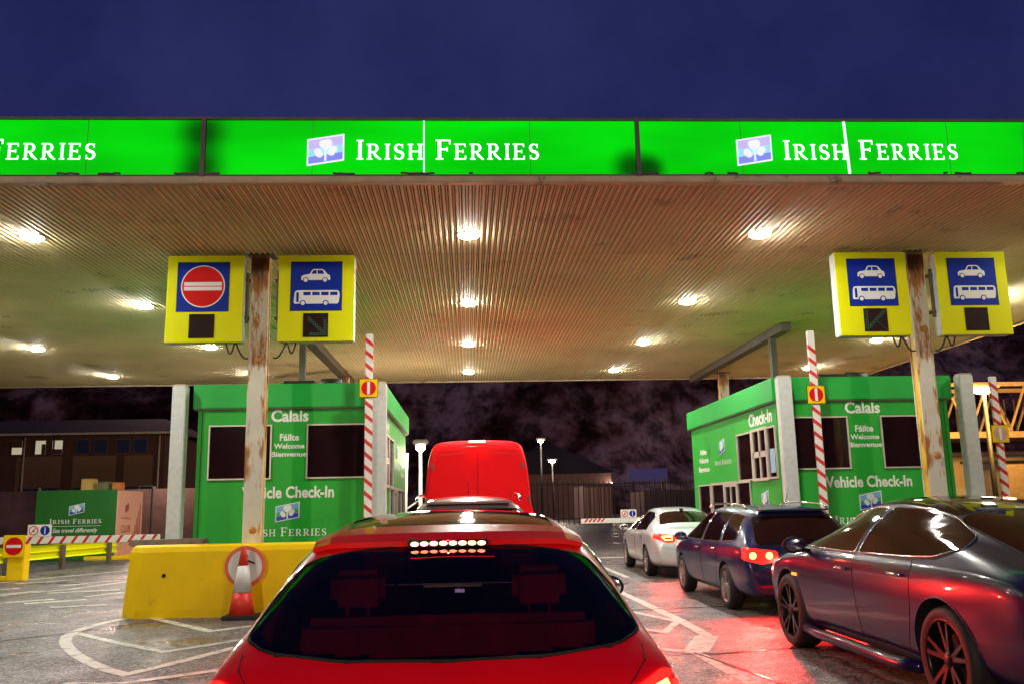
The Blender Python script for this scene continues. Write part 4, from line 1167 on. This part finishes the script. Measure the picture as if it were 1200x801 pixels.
def inside(p, poly):
    x, y = p; c = False; j = len(poly)-1
    for i in range(len(poly)):
        (xi, yi), (xj, yj) = poly[i], poly[j]
        if (yi > y) != (yj > y) and x < (xj-xi)*(y-yi)/(yj-yi+1e-12)+xi: c = not c
        j = i
    return c
def cut_opening(car, poly, zmin=.8, k=.94):
    """an opening in the body behind a see-through pane, with a black border round it"""
    cx_ = (min(a for a, b in poly)+max(a for a, b in poly))/2; cy_ = (min(b for a, b in poly)+max(b for a, b in poly))/2
    inner = [(cx_+(a-cx_)*k, cy_+(b-cy_)*k) for a, b in poly]
    bm = bmesh.new(); bm.from_mesh(car.body.data); kill = []
    for f in bm.faces:
        q = f.calc_center_median()
        if q.z < zmin or f.normal.z <= 0: continue
        if inside((q.x, q.y), inner): kill.append(f)
        elif inside((q.x, q.y), poly): f.material_index = 1
    bmesh.ops.delete(bm, geom=kill, context='FACES'); bm.to_mesh(car.body.data); bm.free()
def tinted(name, tr, spec=.3):
    m = bpy.data.materials.new(name); m.use_nodes = True; n = m.node_tree; n.nodes.clear()
    o_ = n.nodes.new("ShaderNodeOutputMaterial"); mi = n.nodes.new("ShaderNodeMixShader"); t_ = n.nodes.new("ShaderNodeBsdfTransparent")
    g_ = n.nodes.new("ShaderNodeBsdfGlossy"); f_ = n.nodes.new("ShaderNodeFresnel"); f_.inputs[0].default_value = 1.38
    t_.inputs[0].default_value = (*tr, 1); g_.inputs["Roughness"].default_value = .04; g_.inputs[0].default_value = (.8, .8, .8, 1)
    n.links.new(f_.outputs[0], mi.inputs[0]); n.links.new(t_.outputs[0], mi.inputs[1]); n.links.new(g_.outputs[0], mi.inputs[2]); n.links.new(mi.outputs[0], o_.inputs[0])
    return m
M['veiled_glass'] = tinted("rear_glass_red_veil", (.62, .30, .30))  # red glare over the rear pane is put into its colour
M['clear'] = tinted("windscreen_glass", (.85, .85, .85))
M['seat'] = mat("dark_red_seat_cloth", (.34, .08, .07), .8, var=.2)
M['dash'] = mat("dashboard_display_lit", (.1, .1, .2), .4, emit=(.45, .5, 1), estr=.45)
def mir(poly): return [(-a, b) for a, b in poly][::-1]
def wheel(parent, x, y, r, wd, rimm, spokes=5, twin=True, sgn=-1, rim_r=None):
    rim_r = rim_r or r*.70
    a = MB()
    pr = [(rim_r-.01, -wd/2+.015), (rim_r+.02, -wd/2), (r-.03, -wd/2+.005), (r-.008, -wd/2+.03), (r, -wd/2+.06), (r, wd/2-.06), (r-.008, wd/2-.03), (r-.03, wd/2-.005), (rim_r+.02, wd/2), (rim_r-.01, wd/2-.015)]
    a.lathe(pr, 44, 'X', cap=False); t = a.build("wheel", 'rubber', parent); t.location = (x, y, r)
    b = MB(); o_ = sgn*wd/2
    b.lathe([(rim_r+.003, o_-sgn*.012), (rim_r-.012, o_-sgn*.006), (rim_r-.022, o_-sgn*.03), (rim_r-.03, o_-sgn*.12), (rim_r-.03, -o_)], 44, 'X', cap=False)
    b.lathe([(.001, o_-sgn*.014), (.035, o_-sgn*.014), (.055, o_-sgn*.03), (.075, o_-sgn*.06)], 20, 'X', cap=False)
    for k in range(spokes):
        an = 2*math.pi*k/spokes + .3
        for dd in ((-.16, .16) if twin else (0,)):
            a0, a1 = an+dd*.55, an+dd*1.25; w0, w1 = (.017, .013) if twin else (.032, .024)
            p0 = Vector((0, math.cos(a0), math.sin(a0))); p1 = Vector((0, math.cos(a1), math.sin(a1)))
            A = p0*.05 + Vector((o_-sgn*.045, 0, 0)); B = p1*(rim_r-.02) + Vector((o_-sgn*.022, 0, 0))
            d = (B-A).normalized(); sd = d.cross(Vector((1, 0, 0))).normalized(); up = sd.cross(d)
            vs = [A+sd*w0+up*.018, A-sd*w0+up*.018, A-sd*w0-up*.018, A+sd*w0-up*.018, B+sd*w1+up*.012, B-sd*w1+up*.012, B-sd*w1-up*.012, B+sd*w1-up*.012]
            b.add(vs, [(0, 1, 2, 3), (7, 6, 5, 4), (0, 4, 5, 1), (1, 5, 6, 2), (2, 6, 7, 3), (3, 7, 4, 0)])
    b.build("rim", rimm, t)
    c = MB(); c.lathe([(.16, o_-sgn*.10), (.16, o_-sgn*.125)], 28, 'X'); c.build("brake_disc", 'dark_metal', t)
    return t
def wheels(c, rimm, wd=.225, **k):
    for y in c.axles:
        for sg in (-1, 1): wheel(c.parent, sg*(c.track-wd/2+.012), y, c.wr, wd, rimm, sgn=sg, **k)
def mirror(c, sg, y, z, pm, x):
    a = MB(); cen = Vector((sg*(x+.10), y, z))
    bm = bmesh.new(); bmesh.ops.create_uvsphere(bm, u_segments=20, v_segments=12, radius=1)
    for v in bm.verts:
        q = v.co; v.co = cen + Vector((q.x*.11, (q.y*.085 if q.y > 0 else q.y*.035), q.z*.075))
    a.bm(bm, smooth=True); a.bar((sg*(x-.06), y+.03, z-.06), (sg*(x+.05), y+.02, z-.04), .05, .035)
    m_ = a.build("wing_mirror", pm, c.parent)
    g_ = MB(); g_.lathe([(.001, -.0382), (.055, -.0375), (.07, -.033)], 20, 'Y', cap=False)
    g_.v = [(cen.x + q[0]*1.25, cen.y + q[1], cen.z + q[2]*.85) for q in g_.v]; g_.build("mirror_glass", 'chrome', m_, recalc=False)
def handle(c, y, z, ax, par, m='chrome'):
    a = MB(); p0 = c.at(y-.09, z, ax, .03); p1 = c.at(y+.09, z, ax, .03); q0 = c.at(y-.085, z, ax, 0); q1 = c.at(y+.085, z, ax, 0)
    a.tube([q0, p0, c.at(y, z, ax, .034), p1, q1], .012, 8); a.build("door_handle", m, par)
def plate(c, xc, z, text, par, wd=.5):
    y = min(c.at(xc-.2, z, 'B').y, c.at(xc+.2, z, 'B').y, c.at(xc, z, 'B').y) - .012
    a = MB(); a.box(xc-wd/2, xc+wd/2, y-.006, y+.02, z-.055, z+.055, bev=.003); p_ = a.build("number_plate", 'plate', par)
    if text:
        b = MB(); put_text(b, text, (xc, y-.006, z), X_, Z_, wd*.8, .075, .02, lift=.003); b.build("plate_text", 'black', p_, recalc=False)

def dress(c, side_windows, doors, pm, trim='chrome', tr=.006, handles=(), seams=()):
    for ax in ('L', 'R'):
        for (poly, nm) in side_windows:
            w_ = c.patch("side_window", rnd(poly, .04), ax, 'glass')
            t_ = MB(); c.trace(t_, rnd(poly, .04), ax, tr, .004); t_.build("window_trim", trim, w_)
        y0 = max(q[0] for q in side_windows[1][0]) - .015; y1 = min(q[0] for q in side_windows[0][0]) + .015
        zt_ = max(q[1] for q in side_windows[0][0])
        c.patch("door_pillar", [(y0, .97), (y0, zt_-.01), (y1, zt_-.01), (y1, .97)], ax, 'seam', off=.0032)
        for i, poly in enumerate(doors):
            d = c.patch("door", rnd(poly, .05), ax, pm, off=.0025, step=.06)
            t_ = MB(); c.trace(t_, rnd(poly, .05), ax, .0035, .0); t_.build("door_gap", 'seam', d)
            if i < len(handles): handle(c, handles[i][0], handles[i][1], ax, d)

def finish_front(c, L_, zt, wd):
    """headlamps, grille, windscreen"""
    for ax_, sg in (('F', -1), ('F', 1)):
        pl = rnd([(sg*wd*.50, zt-.03), (sg*wd*.90, zt+.03), (sg*wd*.88, zt-.13), (sg*wd*.52, zt-.15)][::sg], .03)
        c.patch("headlight", pl, 'F', 'headlamp', step=.05)
    c.patch("grille", rnd([(-wd*.42, zt-.38), (wd*.42, zt-.38), (wd*.46, zt-.05), (-wd*.46, zt-.05)], .04), 'F', 'seam', step=.06)

def red_light(parent, loc, power, size=.09):
    ld = bpy.data.lights.new("lamp_light", 'AREA'); ld.energy = power; ld.color = (1, .02, .015)
    ld.shape = 'DISK'; ld.size = size
    l = bpy.data.objects.new("lamp_light", ld); l.location = loc; l.rotation_euler = (R(-68), 0, 0); COL.objects.link(l); l.parent = parent   # shines backwards and a little down

# ---------------------------------------------------------------- dark fastback on the right
def fastback():
    t = thing("fastback_car", "dark navy fastback car with dark twin spoke rims at the right edge", "car", (4.045, 4.86, 0))
    st = [(0.0, .62, .60, .55, .66, .42, .60), (.04, .86, .64, .72, .80, .30, .70), (.12, .96, .68, .84, .87, .26, .78),
          (.30, 1.00, .68, .90, .915, .24, .84), (.62, 1.09, .66, .93, .935, .22, .87), (1.05, 1.20, .62, .935, .945, .20, .90),
          (1.5, 1.305, .585, .93, .945, .19, .90), (1.95, 1.375, .57, .925, .942, .19, .89), (2.35, 1.405, .57, .92, .938, .19, .89),
          (2.75, 1.395, .57, .915, .935, .19, .89), (3.1, 1.33, .56, .91, .932, .19, .89), (3.45, 1.18, .58, .90, .93, .19, .90),
          (3.72, 1.03, .66, .885, .93, .20, .90), (3.95, .945, .74, .865, .93, .20, .90), (4.3, .90, .72, .82, .915, .20, .88),
          (4.65, .80, .66, .72, .86, .22, .82), (4.87, .66, .55, .58, .74, .26, .70), (4.95, .52, .45, .45, .6, .32, .56)]
    c = Car(st, (1.07, 3.95), .345, .93, 'p_navy', t)
    front = [(2.42, .965), (2.44, 1.315), (2.72, 1.315), (3.05, 1.26), (3.42, 1.09), (3.62, .965)]
    rear = [(.98, 1.055), (1.10, 1.13), (1.45, 1.235), (1.85, 1.305), (2.36, 1.32), (2.36, .965), (1.6, .975), (1.2, .995)]
    dress(c, [(front, 'f'), (rear, 'r')],
          [[(2.38, .30), (2.40, .955), (3.55, .945), (3.52, .60), (3.42, .28)], [(1.46, .62), (1.42, .955), (2.36, .96), (2.35, .30), (1.62, .30), (1.55, .42)]],
          'p_navy', handles=((2.58, .83), (1.62, .85)))
    bk = [(-.64, .40), (-.54, 1.44), (.54, 1.44), (.64, .40), (.3, .30), (-.3, .30)]
    rw = c.patch("rear_window", rnd(bk, .10), 'T', 'glass'); q = MB(); c.trace(q, rnd(bk, .10), 'T', .005, .003); q.build("window_seal", 'seam', rw)
    ws_ = [(-.66, 3.55), (.66, 3.55), (.50, 2.98), (-.50, 2.98)]; c.patch("windscreen", rnd(ws_, .06), 'T', 'glass')
    rl = MB(); rl.box(-.40, .40, 1.6, 2.7, 1.412, 1.418); c.patch("sunroof", rnd([(-.50, 1.50), (.50, 1.50), (.50, 2.80), (-.50, 2.80)], .05), 'T', 'glass', off=.003)
    for sg in (-1, 1):
        tl = c.patch("tail_light", rnd([(sg*.35, .76), (sg*.86, .80), (sg*.86, .66), (sg*.38, .64)][::sg], .03), 'B', 'red_sign')
    for sg in (-1, 1):
        s_ = MB(); s_.tube([(sg*.90, 1.45, .235), (sg*.955, 1.7, .225), (sg*.955, 3.2, .225), (sg*.93, 3.5, .235)], .045, 10)
        s_.build("side_skirt", 'p_navy', t)
    for ax in ('L', 'R'):   # waist crease and arch lips
        for y in c.axles:
            q = MB(); pts = [(y + (c.wr+.052)*math.cos(R(a)), c.wr + (c.wr+.052)*math.sin(R(a))) for a in range(-12, 193, 8)]
            c.trace(q, pts, ax, .009, -.002, closed=False); q.build("arch_lip", 'p_navy', t)
    c.patch("fuel_flap", rnd([(.55, .72), (.73, .72), (.73, .88), (.55, .88)], .05), 'R', 'p_navy', off=.003)
    for sg in (-1, 1): mirror(c, sg, 3.42, .985, 'liner', .93)
    a = MB(); p0 = c.at(3.72, .70, 'L', .002); a.box(p0.x-.012, p0.x+.01, p0.y-.06, p0.y+.06, p0.z-.014, p0.z+.014, bev=.005)
    a.build("side_indicator", mat("indicator_amber", (.8, .3, .02), .3, emit=(1, .4, .05), estr=1.0), t)
    plate(c, 0, .50, "", t); finish_front(c, 4.95, .66, .74)
    wheels(c, 'rim_dark', .255, rim_r=.345*.76)
    return t
fastback()

# ---------------------------------------------------------------- estates
def estate(label, loc, pm, rz=0, lit=True, rim='rim_silver', text="", proto=None, name="estate_car"):
    t = thing(name, label, "car", loc, rz)
    st = [(0.0, .60, .62, .50, .70, .36, .62), (.03, .84, .66, .66, .80, .28, .70), (.08, .96, .70, .82, .85, .24, .76),
          (.16, 1.06, .70, .90, .87, .22, .80), (.30, 1.24, .645, .93, .885, .21, .83), (.46, 1.41, .60, .94, .895, .20, .85),
          (.62, 1.475, .585, .94, .90, .20, .86), (1.0, 1.50, .585, .935, .905, .19, .87), (1.7, 1.52, .585, .93, .905, .18, .87),
          (2.4, 1.52, .585, .925, .905, .18, .87), (2.9, 1.485, .575, .92, .90, .18, .87), (3.2, 1.39, .57, .91, .90, .18, .87),
          (3.5, 1.20, .60, .90, .90, .19, .87), (3.78, 1.03, .68, .88, .90, .19, .87), (4.1, .95, .70, .85, .88, .20, .85),
          (4.4, .86, .66, .76, .84, .22, .80), (4.6, .70, .56, .60, .72, .26, .68), (4.68, .54, .45, .46, .58, .32, .55)]
    c = Car(st, (1.0, 3.67), .325, .90, pm, t)
    f = [(2.35, .965), (2.37, 1.405), (2.75, 1.40), (3.02, 1.345), (3.38, 1.10), (3.5, .97)]
    r_ = [(1.30, .975), (1.42, 1.40), (2.30, 1.405), (2.28, .965)]
    q_ = [(.55, 1.02), (.58, 1.16), (.80, 1.36), (1.34, 1.395), (1.22, .98)]
    dress(c, [(f, 'f'), (r_, 'r'), (q_, 'q')],
          [[(2.30, .30), (2.33, .95), (3.45, .945), (3.42, .6), (3.30, .28)], [(1.40, .62), (1.30, .955), (2.28, .95), (2.28, .30), (1.55, .30), (1.5, .42)]],
          pm, handles=((2.45, .84), (1.5, .86)))
    bk = [(-.70, .955), (-.60, 1.36), (.60, 1.36), (.70, .955)]
    w_ = c.patch("rear_window", rnd(bk, .09), 'B', 'glass'); q = MB(); c.trace(q, rnd(bk, .09), 'B', .006, .003); q.build("window_seal", 'seam', w_)
    c.patch("windscreen", rnd([(-.66, 3.62), (.66, 3.62), (.50, 3.12), (-.50, 3.12)], .06), 'T', 'glass')
    for sg in (-1, 1):
        pl = rnd([(sg*.42, .88), (sg*.86, .93), (sg*.88, .76), (sg*.66, .70), (sg*.42, .74)][::sg], .04)
        tl = c.patch("tail_light", pl, 'B', 'tail' if lit else 'red_sign', off=.006, step=.03)
        if lit:
            for xx in (.54, .76):
                h = c.at(sg*xx, .815, 'B', .012); a = MB(); a.lathe([(.001, -.01), (.045, -.008), (.05, 0), (.03, .006)], 14, 'Y', h, cap=False); a.build("lamp_bulb", 'tail_hot', tl)
    if lit:
        for sg in (-1, 1): red_light(t, (sg*.80, -.16, .70), 85)
    hb = c.patch("rear_hatch", rnd([(-.74, .62), (-.74, .935), (.74, .935), (.74, .62), (.4, .52), (-.4, .52)], .05), 'B', pm, off=.002)
    q = MB(); c.trace(q, rnd([(-.74, .62), (-.74, .935), (.74, .935), (.74, .62), (.4, .52), (-.4, .52)], .05), 'B', .003, 0); q.build("hatch_gap", 'seam', hb)
    for sg in (-1, 1):
        rr_ = MB(); rr_.tube([(sg*.60, .72, 1.46), (sg*.595, .85, 1.515), (sg*.59, 1.7, 1.545), (sg*.59, 2.5, 1.54), (sg*.585, 2.75, 1.49)], .016, 8)
        rr_.build("roof_rail", 'chrome', t)
    sp_ = MB(); sp_.box(-.50, .50, .385, .60, 1.425, 1.452, bev=.012); sp_.build("roof_spoiler", pm, t)
    an = MB(); an.tube([(0, .80, 1.49), (0, .66, 1.68)], .005, 6); an.build("aerial", 'seam', t)
    for sg in (-1, 1): mirror(c, sg, 3.25, 1.0, pm, .90)
    plate(c, -.28 if text else 0, .66, text, t, .46); finish_front(c, 4.68, .72, .72)
    for sg in (-1, 1):
        rf_ = MB(); p0 = c.at(sg*.6, .40, 'B', .004); rf_.box(p0.x-.09, p0.x+.09, p0.y-.006, p0.y+.02, .385, .415)
        rf_.build("bumper_reflector", 'red_sign', t)
    wheels(c, rim, .215)
    return t
estate("slate blue estate car with silver rims and lit red tail lamps", (4.20, 11.05, 0), 'p_blue', text="D·1K").scale = (.90, .90, .88)
estate("grey estate car with roof rails queueing between the red hatchback and red van", (0.0, 9.7, 0), 'p_grey', rim='rim_dark')
estate("dark maroon car parked beyond the left barrier", (-20.0, 36.5, 0), 'p_dark', rz=R(70), lit=False, name="parked_car")

# ---------------------------------------------------------------- silver saloon
def saloon():
    t = thing("saloon_car", "silver saloon car with lit tail lamps, farthest in the right queue", "car", (4.24, 16.6, 0), R(-1)); t.scale = (.91, .91, .88)
    st = [(0.0, .62, .62, .52, .70, .36, .62), (.03, .90, .68, .68, .80, .28, .70), (.10, 1.00, .72, .82, .85, .24, .77),
          (.30, 1.03, .72, .90, .89, .22, .82), (.52, 1.06, .69, .93, .90, .20, .85), (.80, 1.17, .64, .935, .905, .20, .87),
          (1.15, 1.32, .585, .935, .91, .19, .88), (1.55, 1.43, .56, .93, .91, .19, .88), (2.0, 1.475, .56, .925, .91, .18, .88),
          (2.5, 1.475, .56, .92, .905, .18, .88), (2.9, 1.43, .555, .915, .905, .18, .88), (3.25, 1.29, .56, .91, .90, .19, .88),
          (3.6, 1.08, .64, .89, .90, .19, .88), (3.9, .97, .70, .86, .89, .20, .86), (4.3, .90, .68, .80, .87, .21, .83),
          (4.62, .78, .60, .68, .80, .24, .76), (4.78, .60, .48, .52, .62, .30, .60)]
    c = Car(st, (1.02, 3.75), .325, .90, 'p_silver', t)
    f = [(2.32, .965), (2.34, 1.385), (2.7, 1.375), (2.98, 1.31), (3.35, 1.10), (3.48, .97)]
    r_ = [(1.05, .995), (1.30, 1.24), (1.62, 1.35), (2.28, 1.385), (2.26, .965)]
    dress(c, [(f, 'f'), (r_, 'r')],
          [[(2.28, .30), (2.30, .95), (3.42, .945), (3.42, .6), (3.32, .28)], [(1.42, .62), (1.30, .955), (2.26, .95), (2.26, .30), (1.57, .30), (1.52, .42)]],
          'p_silver', handles=((2.42, .84), (1.5, .86)))
    bk = [(-.62, .72), (-.50, 1.36), (.50, 1.36), (.62, .72)]
    c.patch("rear_window", rnd(bk, .10), 'T', 'glass'); c.patch("windscreen", rnd([(-.64, 3.66), (.64, 3.66), (.50, 3.05), (-.50, 3.05)], .06), 'T', 'glass')
    for sg in (-1, 1):
        pl = rnd([(sg*.44, .90), (sg*.86, .93), (sg*.88, .84), (sg*.62, .74), (sg*.46, .76)][::sg], .03)
        tl = c.patch("tail_light", pl, 'B', 'tail', off=.006, step=.03)
        a = MB(); c.trace(a, [(sg*.52, .865), (sg*.72, .875), (sg*.66, .80), (sg*.52, .80)], 'B', .014, .008); a.build("lamp_bulb", 'tail_hot', tl)
    for sg in (-1, 1): red_light(t, (sg*.75, -.14, .84), 14)
    q = MB(); c.trace(q, rnd([(-.42, .64), (-.44, .95), (.44, .95), (.42, .64)], .04), 'B', .003, 0); q.build("boot_gap", 'seam', t)
    q = MB(); q.tube([(0, .9, 1.2), (0, .92, 1.26)], .004, 6); q.box(-.03, .03, 1.35, 1.5, 1.38, 1.44, bev=.01); q.build("aerial", 'seam', t)
    for sg in (-1, 1): mirror(c, sg, 3.22, 1.0, 'p_silver', .90)
    plate(c, 0, .70, "", t); finish_front(c, 4.78, .68, .72); wheels(c, 'rim_silver', .215)
    return t
saloon()

# ---------------------------------------------------------------- red hatchback in front
def hatch():
    t = thing("hatchback_car", "glossy red hatchback with dark rear window and lit high brake light, nearest in the middle", "car", (-.09, 2.98, 0))
    st = [(0.0, .56, .66, .46, .72, .36, .66), (.03, .72, .70, .58, .80, .28, .72), (.10, .80, .75, .70, .84, .24, .80),
          (.20, .865, .785, .78, .83, .22, .84), (.36, .94, .745, .86, .795, .20, .86), (.62, 1.06, .70, .90, .775, .20, .87),
          (.90, 1.195, .66, .92, .77, .19, .87), (1.12, 1.272, .635, .93, .77, .19, .87), (1.45, 1.335, .605, .93, .785, .18, .87),
          (1.9, 1.375, .59, .925, .80, .18, .87), (2.3, 1.375, .58, .92, .83, .18, .87), (2.7, 1.33, .57, .915, .88, .18, .87),
          (3.0, 1.22, .57, .90, .88, .18, .87), (3.3, 1.04, .62, .88, .88, .19, .87), (3.55, .93, .68, .86, .88, .19, .86),
          (3.85, .86, .68, .80, .87, .20, .84), (4.08, .76, .60, .68, .80, .24, .78), (4.2, .58, .48, .5, .62, .30, .6)]
    c = Car(st, (.80, 3.40), .32, .90, 'p_red', t, drop=.06)
    f = [(2.05, .965), (2.06, 1.28), (2.4, 1.275), (2.7, 1.22), (3.1, 1.02), (3.16, .96)]
    r_ = [(.92, 1.03), (1.15, 1.15), (1.5, 1.245), (2.0, 1.28), (1.99, .965), (1.2, .98)]
    dress(c, [(f, 'f'), (r_, 'r')],
          [[(2.02, .30), (2.03, .95), (3.12, .945), (3.05, .6), (2.98, .28)], [(1.22, .62), (1.12, .965), (2.0, .95), (2.0, .30), (1.36, .30), (1.3, .42)]],
          'p_red', handles=((2.2, .84), (1.3, .86)))
    bk = [(-.72, .41), (-.625, .305), (-.36, .235), (0, .215), (.36, .235), (.625, .305), (.72, .41), (.68, .72), (.60, .96), (.36, .995), (0, 1.0), (-.36, .995), (-.60, .96), (-.68, .72)]
    c.patch("roof_panel", rnd([(-.50, 1.22), (.50, 1.22), (.50, 2.75), (-.50, 2.75)], .06), 'T', 'glass_red', off=.003)
    rw = c.patch("rear_window", rnd(bk, .05), 'T', 'veiled_glass', off=.003, step=.04); cut_opening(c, rnd(bk, .05))
    q = MB(); c.trace(q, rnd(bk, .05), 'T', .006, .001); q.build("window_seal", 'seam', rw)
    wsp = rnd([(-.62, 3.30), (.62, 3.30), (.50, 2.80), (-.50, 2.80)], .06); c.patch("windscreen", wsp, 'T', 'clear', off=.003); cut_opening(c, wsp)
    a = MB(); a.box(-.66, .66, .42, .95, .74, .77, bev=.01); a.build("parcel_shelf", 'seat', t)
    a = MB(); a.box(-.66, .66, .95, 3.2, .42, .45); a.build("cabin_floor", 'liner', t)
    for (x0_, x1_, y_, zz_, nm_) in ((-.64, .64, 1.02, .93, "rear_seat"), (-.58, -.12, 1.95, .98, "front_seat"), (.12, .58, 1.95, .98, "front_seat")):
        a = MB(); a.box(x0_, x1_, y_, y_+.14, .45, zz_, bev=.04); a.box(x0_, x1_, y_+.14, y_+.58, .45, .60, bev=.04); se = a.build(nm_, 'seat', t)
        for xh in ((-.40, .40) if nm_ == "rear_seat" else ((x0_+x1_)/2,)):
            a = MB(); a.box(xh-.12, xh+.12, y_+.02, y_+.11, zz_+.04, zz_+.20, bev=.035); a.box(xh-.05, xh-.04, y_+.06, y_+.07, zz_-.02, zz_+.06); a.box(xh+.04, xh+.05, y_+.06, y_+.07, zz_-.02, zz_+.06)
            a.build("headrest", 'seat', se)
    a = MB(); a.box(-.70, .70, 2.75, 3.2, .55, .90, bev=.04); da = a.build("dashboard", 'liner', t)
    a = MB(); a.lathe([(.055, 0), (.055, -.004)], 20, 'Y', (.36, 2.745, .86)); a.lathe([(.045, -.0045), (.045, -.006)], 20, 'Y', (.36, 2.745, .86), mi=1); a.box(.0, .06, 2.735, 2.745, .87, .89)
    a.build("dashboard_display", ['dash', 'liner'], da)
    a = MB(); a.box(-.12, .12, 2.72, 2.74, 1.14, 1.20, bev=.008); a.build("rear_view_mirror", 'liner', t)
    # high level brake light: eight lamps on the spoiler lip
    sp_ = MB(); n_ = 16; V = []; pr = [(-.05, .005), (-.05, .028), (.02, .038), (.16, .030), (.16, .004)]
    for i in range(n_+1):
        x = -.60 + 1.2*i/n_; yb = 1.03 + .10*abs(x/.6)**2.2; h = c.at(x, yb, 'T')
        h2 = c.at(x, yb+.16, 'T'); h1 = c.at(x, yb-.05, 'T')
        for (dy, dz) in pr: hz = c.at(x, yb+dy, 'T').z; V.append((x, yb+dy, hz+dz))
    k = len(pr); F = [(i*k+j, i*k+(j+1) % k, (i+1)*k+(j+1) % k, (i+1)*k+j) for i in range(n_) for j in range(k)]
    sp_.add(V, F+[tuple(range(k)), tuple(n_*k+j for j in range(k))[::-1]], smooth=False); sp = sp_.build("roof_spoiler", 'p_red', t)
    bl = MB()
    for i in range(8):
        x = -.145 + .29*i/7; h = c.at(x, .965, 'T'); bm = bmesh.new(); bmesh.ops.create_uvsphere(bm, u_segments=12, v_segments=8, radius=1)
        for v in bm.verts: v.co = Vector((x-.0, .962, h.z+.022)) + Vector((v.co.x*.017, v.co.y*.008, v.co.z*.009))
        bl.bm(bm, smooth=True)
    bl.build("brake_light", 'brake_led', sp)
    red_light(sp, (0, .968, c.at(0, .975, 'T').z+.026), 5, .02)
    for sg in (-1, 1): red_light(t, (sg*.86, -.10, .62), 18)
    lbx = MB(); lbx.box(-.175, .175, .962, .985, c.at(0, .965, 'T').z+.006, c.at(0, .965, 'T').z+.038, bev=.004); lbx.build("brake_light_housing", 'seam', sp)
    for sg in (-1, 1):
        pl = rnd([(sg*.50, .73), (sg*.76, .84), (sg*.83, .80), (sg*.82, .64), (sg*.52, .62)][::sg], .03)
        tl = c.patch("tail_light", pl, 'B', 'tail', off=.006, step=.03)
        a = MB(); c.trace(a, [(sg*.58, .735), (sg*.75, .80), (sg*.79, .68), (sg*.58, .67)], 'B', .010, .008)
        q = MB(); c.trace(q, [(sg*.71, .90), (sg*.70, .86), (sg*.60, .775), (sg*.40, .69)], 'B', .003, 0, closed=False); q.build("hatch_gap", 'seam', t); a.build("lamp_bulb", 'tail_hot', tl)
    for sg in (-1, 1): mirror(c, sg, 2.75, .88, 'black', .855)
    plate(c, 0, .62, "", t); finish_front(c, 4.2, .66, .72); wheels(c, 'rim_dark', .215)
    return t
hatch()

# ---------------------------------------------------------------- red van
def van():
    t = thing("panel_van", "tall bright red panel van with high brake light ahead in the middle queue", "van", (.17, 16.1, 0))
    st = [(0.0, 2.36, .80, 1.35, .97, .42, .93), (.01, 2.48, .82, 1.35, .985, .38, .95), (.06, 2.55, .84, 1.35, .995, .34, .96), (.3, 2.60, .85, 1.35, 1.0, .32, .97), (2.5, 2.62, .85, 1.35, 1.0, .32, .97),
          (4.2, 2.58, .84, 1.33, 1.0, .32, .97), (4.6, 2.46, .80, 1.30, .995, .32, .96), (5.0, 2.10, .76, 1.25, .985, .32, .95), (5.35, 1.62, .76, 1.15, .97, .32, .94),
          (5.6, 1.28, .76, 1.02, .94, .33, .92), (5.85, 1.10, .70, .90, .86, .36, .86), (5.95, .85, .62, .70, .76, .42, .76)]
    c = Car(st, (1.15, 4.8), .35, .99, 'p_van', t, tumble=.42)
    for sg in (-1, 1):
        pl = [(sg*.012, .52), (sg*.90, .52), (sg*.93, 1.35), (sg*.80, 2.30), (sg*.012, 2.36)][::sg]
        d = c.patch("rear_door", rnd(pl, .05), 'B', 'p_van', off=.006, step=.12)
        q = MB(); c.trace(q, rnd(pl, .05), 'B', .006, .0); q.build("door_gap", 'seam', d)
        for zz in (.9, 1.5, 2.1):
            q = MB(); xx = .925 - max(0, zz-1.35)*.155; h = c.at(sg*xx, zz, 'B', .012); q.box(h.x-.02, h.x+.02, h.y-.02, h.y+.02, zz-.05, zz+.05, bev=.005); q.build("hinge", 'trim_dark', d)
        tl = c.patch("tail_light", rnd([(sg*.92, .85), (sg*.985, .85), (sg*.985, 1.25), (sg*.92, 1.25)][::sg], .02), 'B', 'tail', off=.008, step=.05)
    q = MB(); q.box(.03, .10, -.03, -.002, 1.1, 1.35, bev=.01); q.build("door_handle", 'seam', t)
    pr_ = MB()
    for zz in (2.18, 1.98):
        c.trace(pr_, [(-.74, zz), (.74, zz)], 'B', .007, .0, closed=False)
    pr_.build("pressed_rib", 'p_van', t)
    hb = MB(); hb.box(-.16, .16, -.03, .03, 2.515, 2.565, bev=.01); hs = hb.build("brake_light_housing", 'red_sign', t)
    q = MB(); q.box(-.145, .145, -.036, -.03, 2.523, 2.557); q.build("brake_light", 'brake_led', hs)
    red_light(hs, (0, -.05, 2.54), 6)
    for sg in (-1, 1): red_light(t, (sg*.95, -.10, 1.05), 12)
    for ax in ('L', 'R'):
        c.patch("side_window", rnd([(4.25, 1.42), (4.3, 2.05), (4.75, 2.0), (5.25, 1.48), (5.28, 1.40)], .05), ax, 'glass', step=.1)
    c.patch("windscreen", rnd([(-.80, 1.45), (.80, 1.45), (.70, 2.2), (-.70, 2.2)], .08), 'F', 'glass', step=.1)
    bp = MB(); bp.box(-.95, .95, -.10, .05, .38, .55, bev=.03); bp.build("rear_bumper", 'seam', t)
    for sg in (-1, 1): mirror(c, sg, 5.2, 1.45, 'black', 1.0)
    plate(c, -.5, .72, "", t); wheels(c, 'rim_dark', .23)
    return t
van()
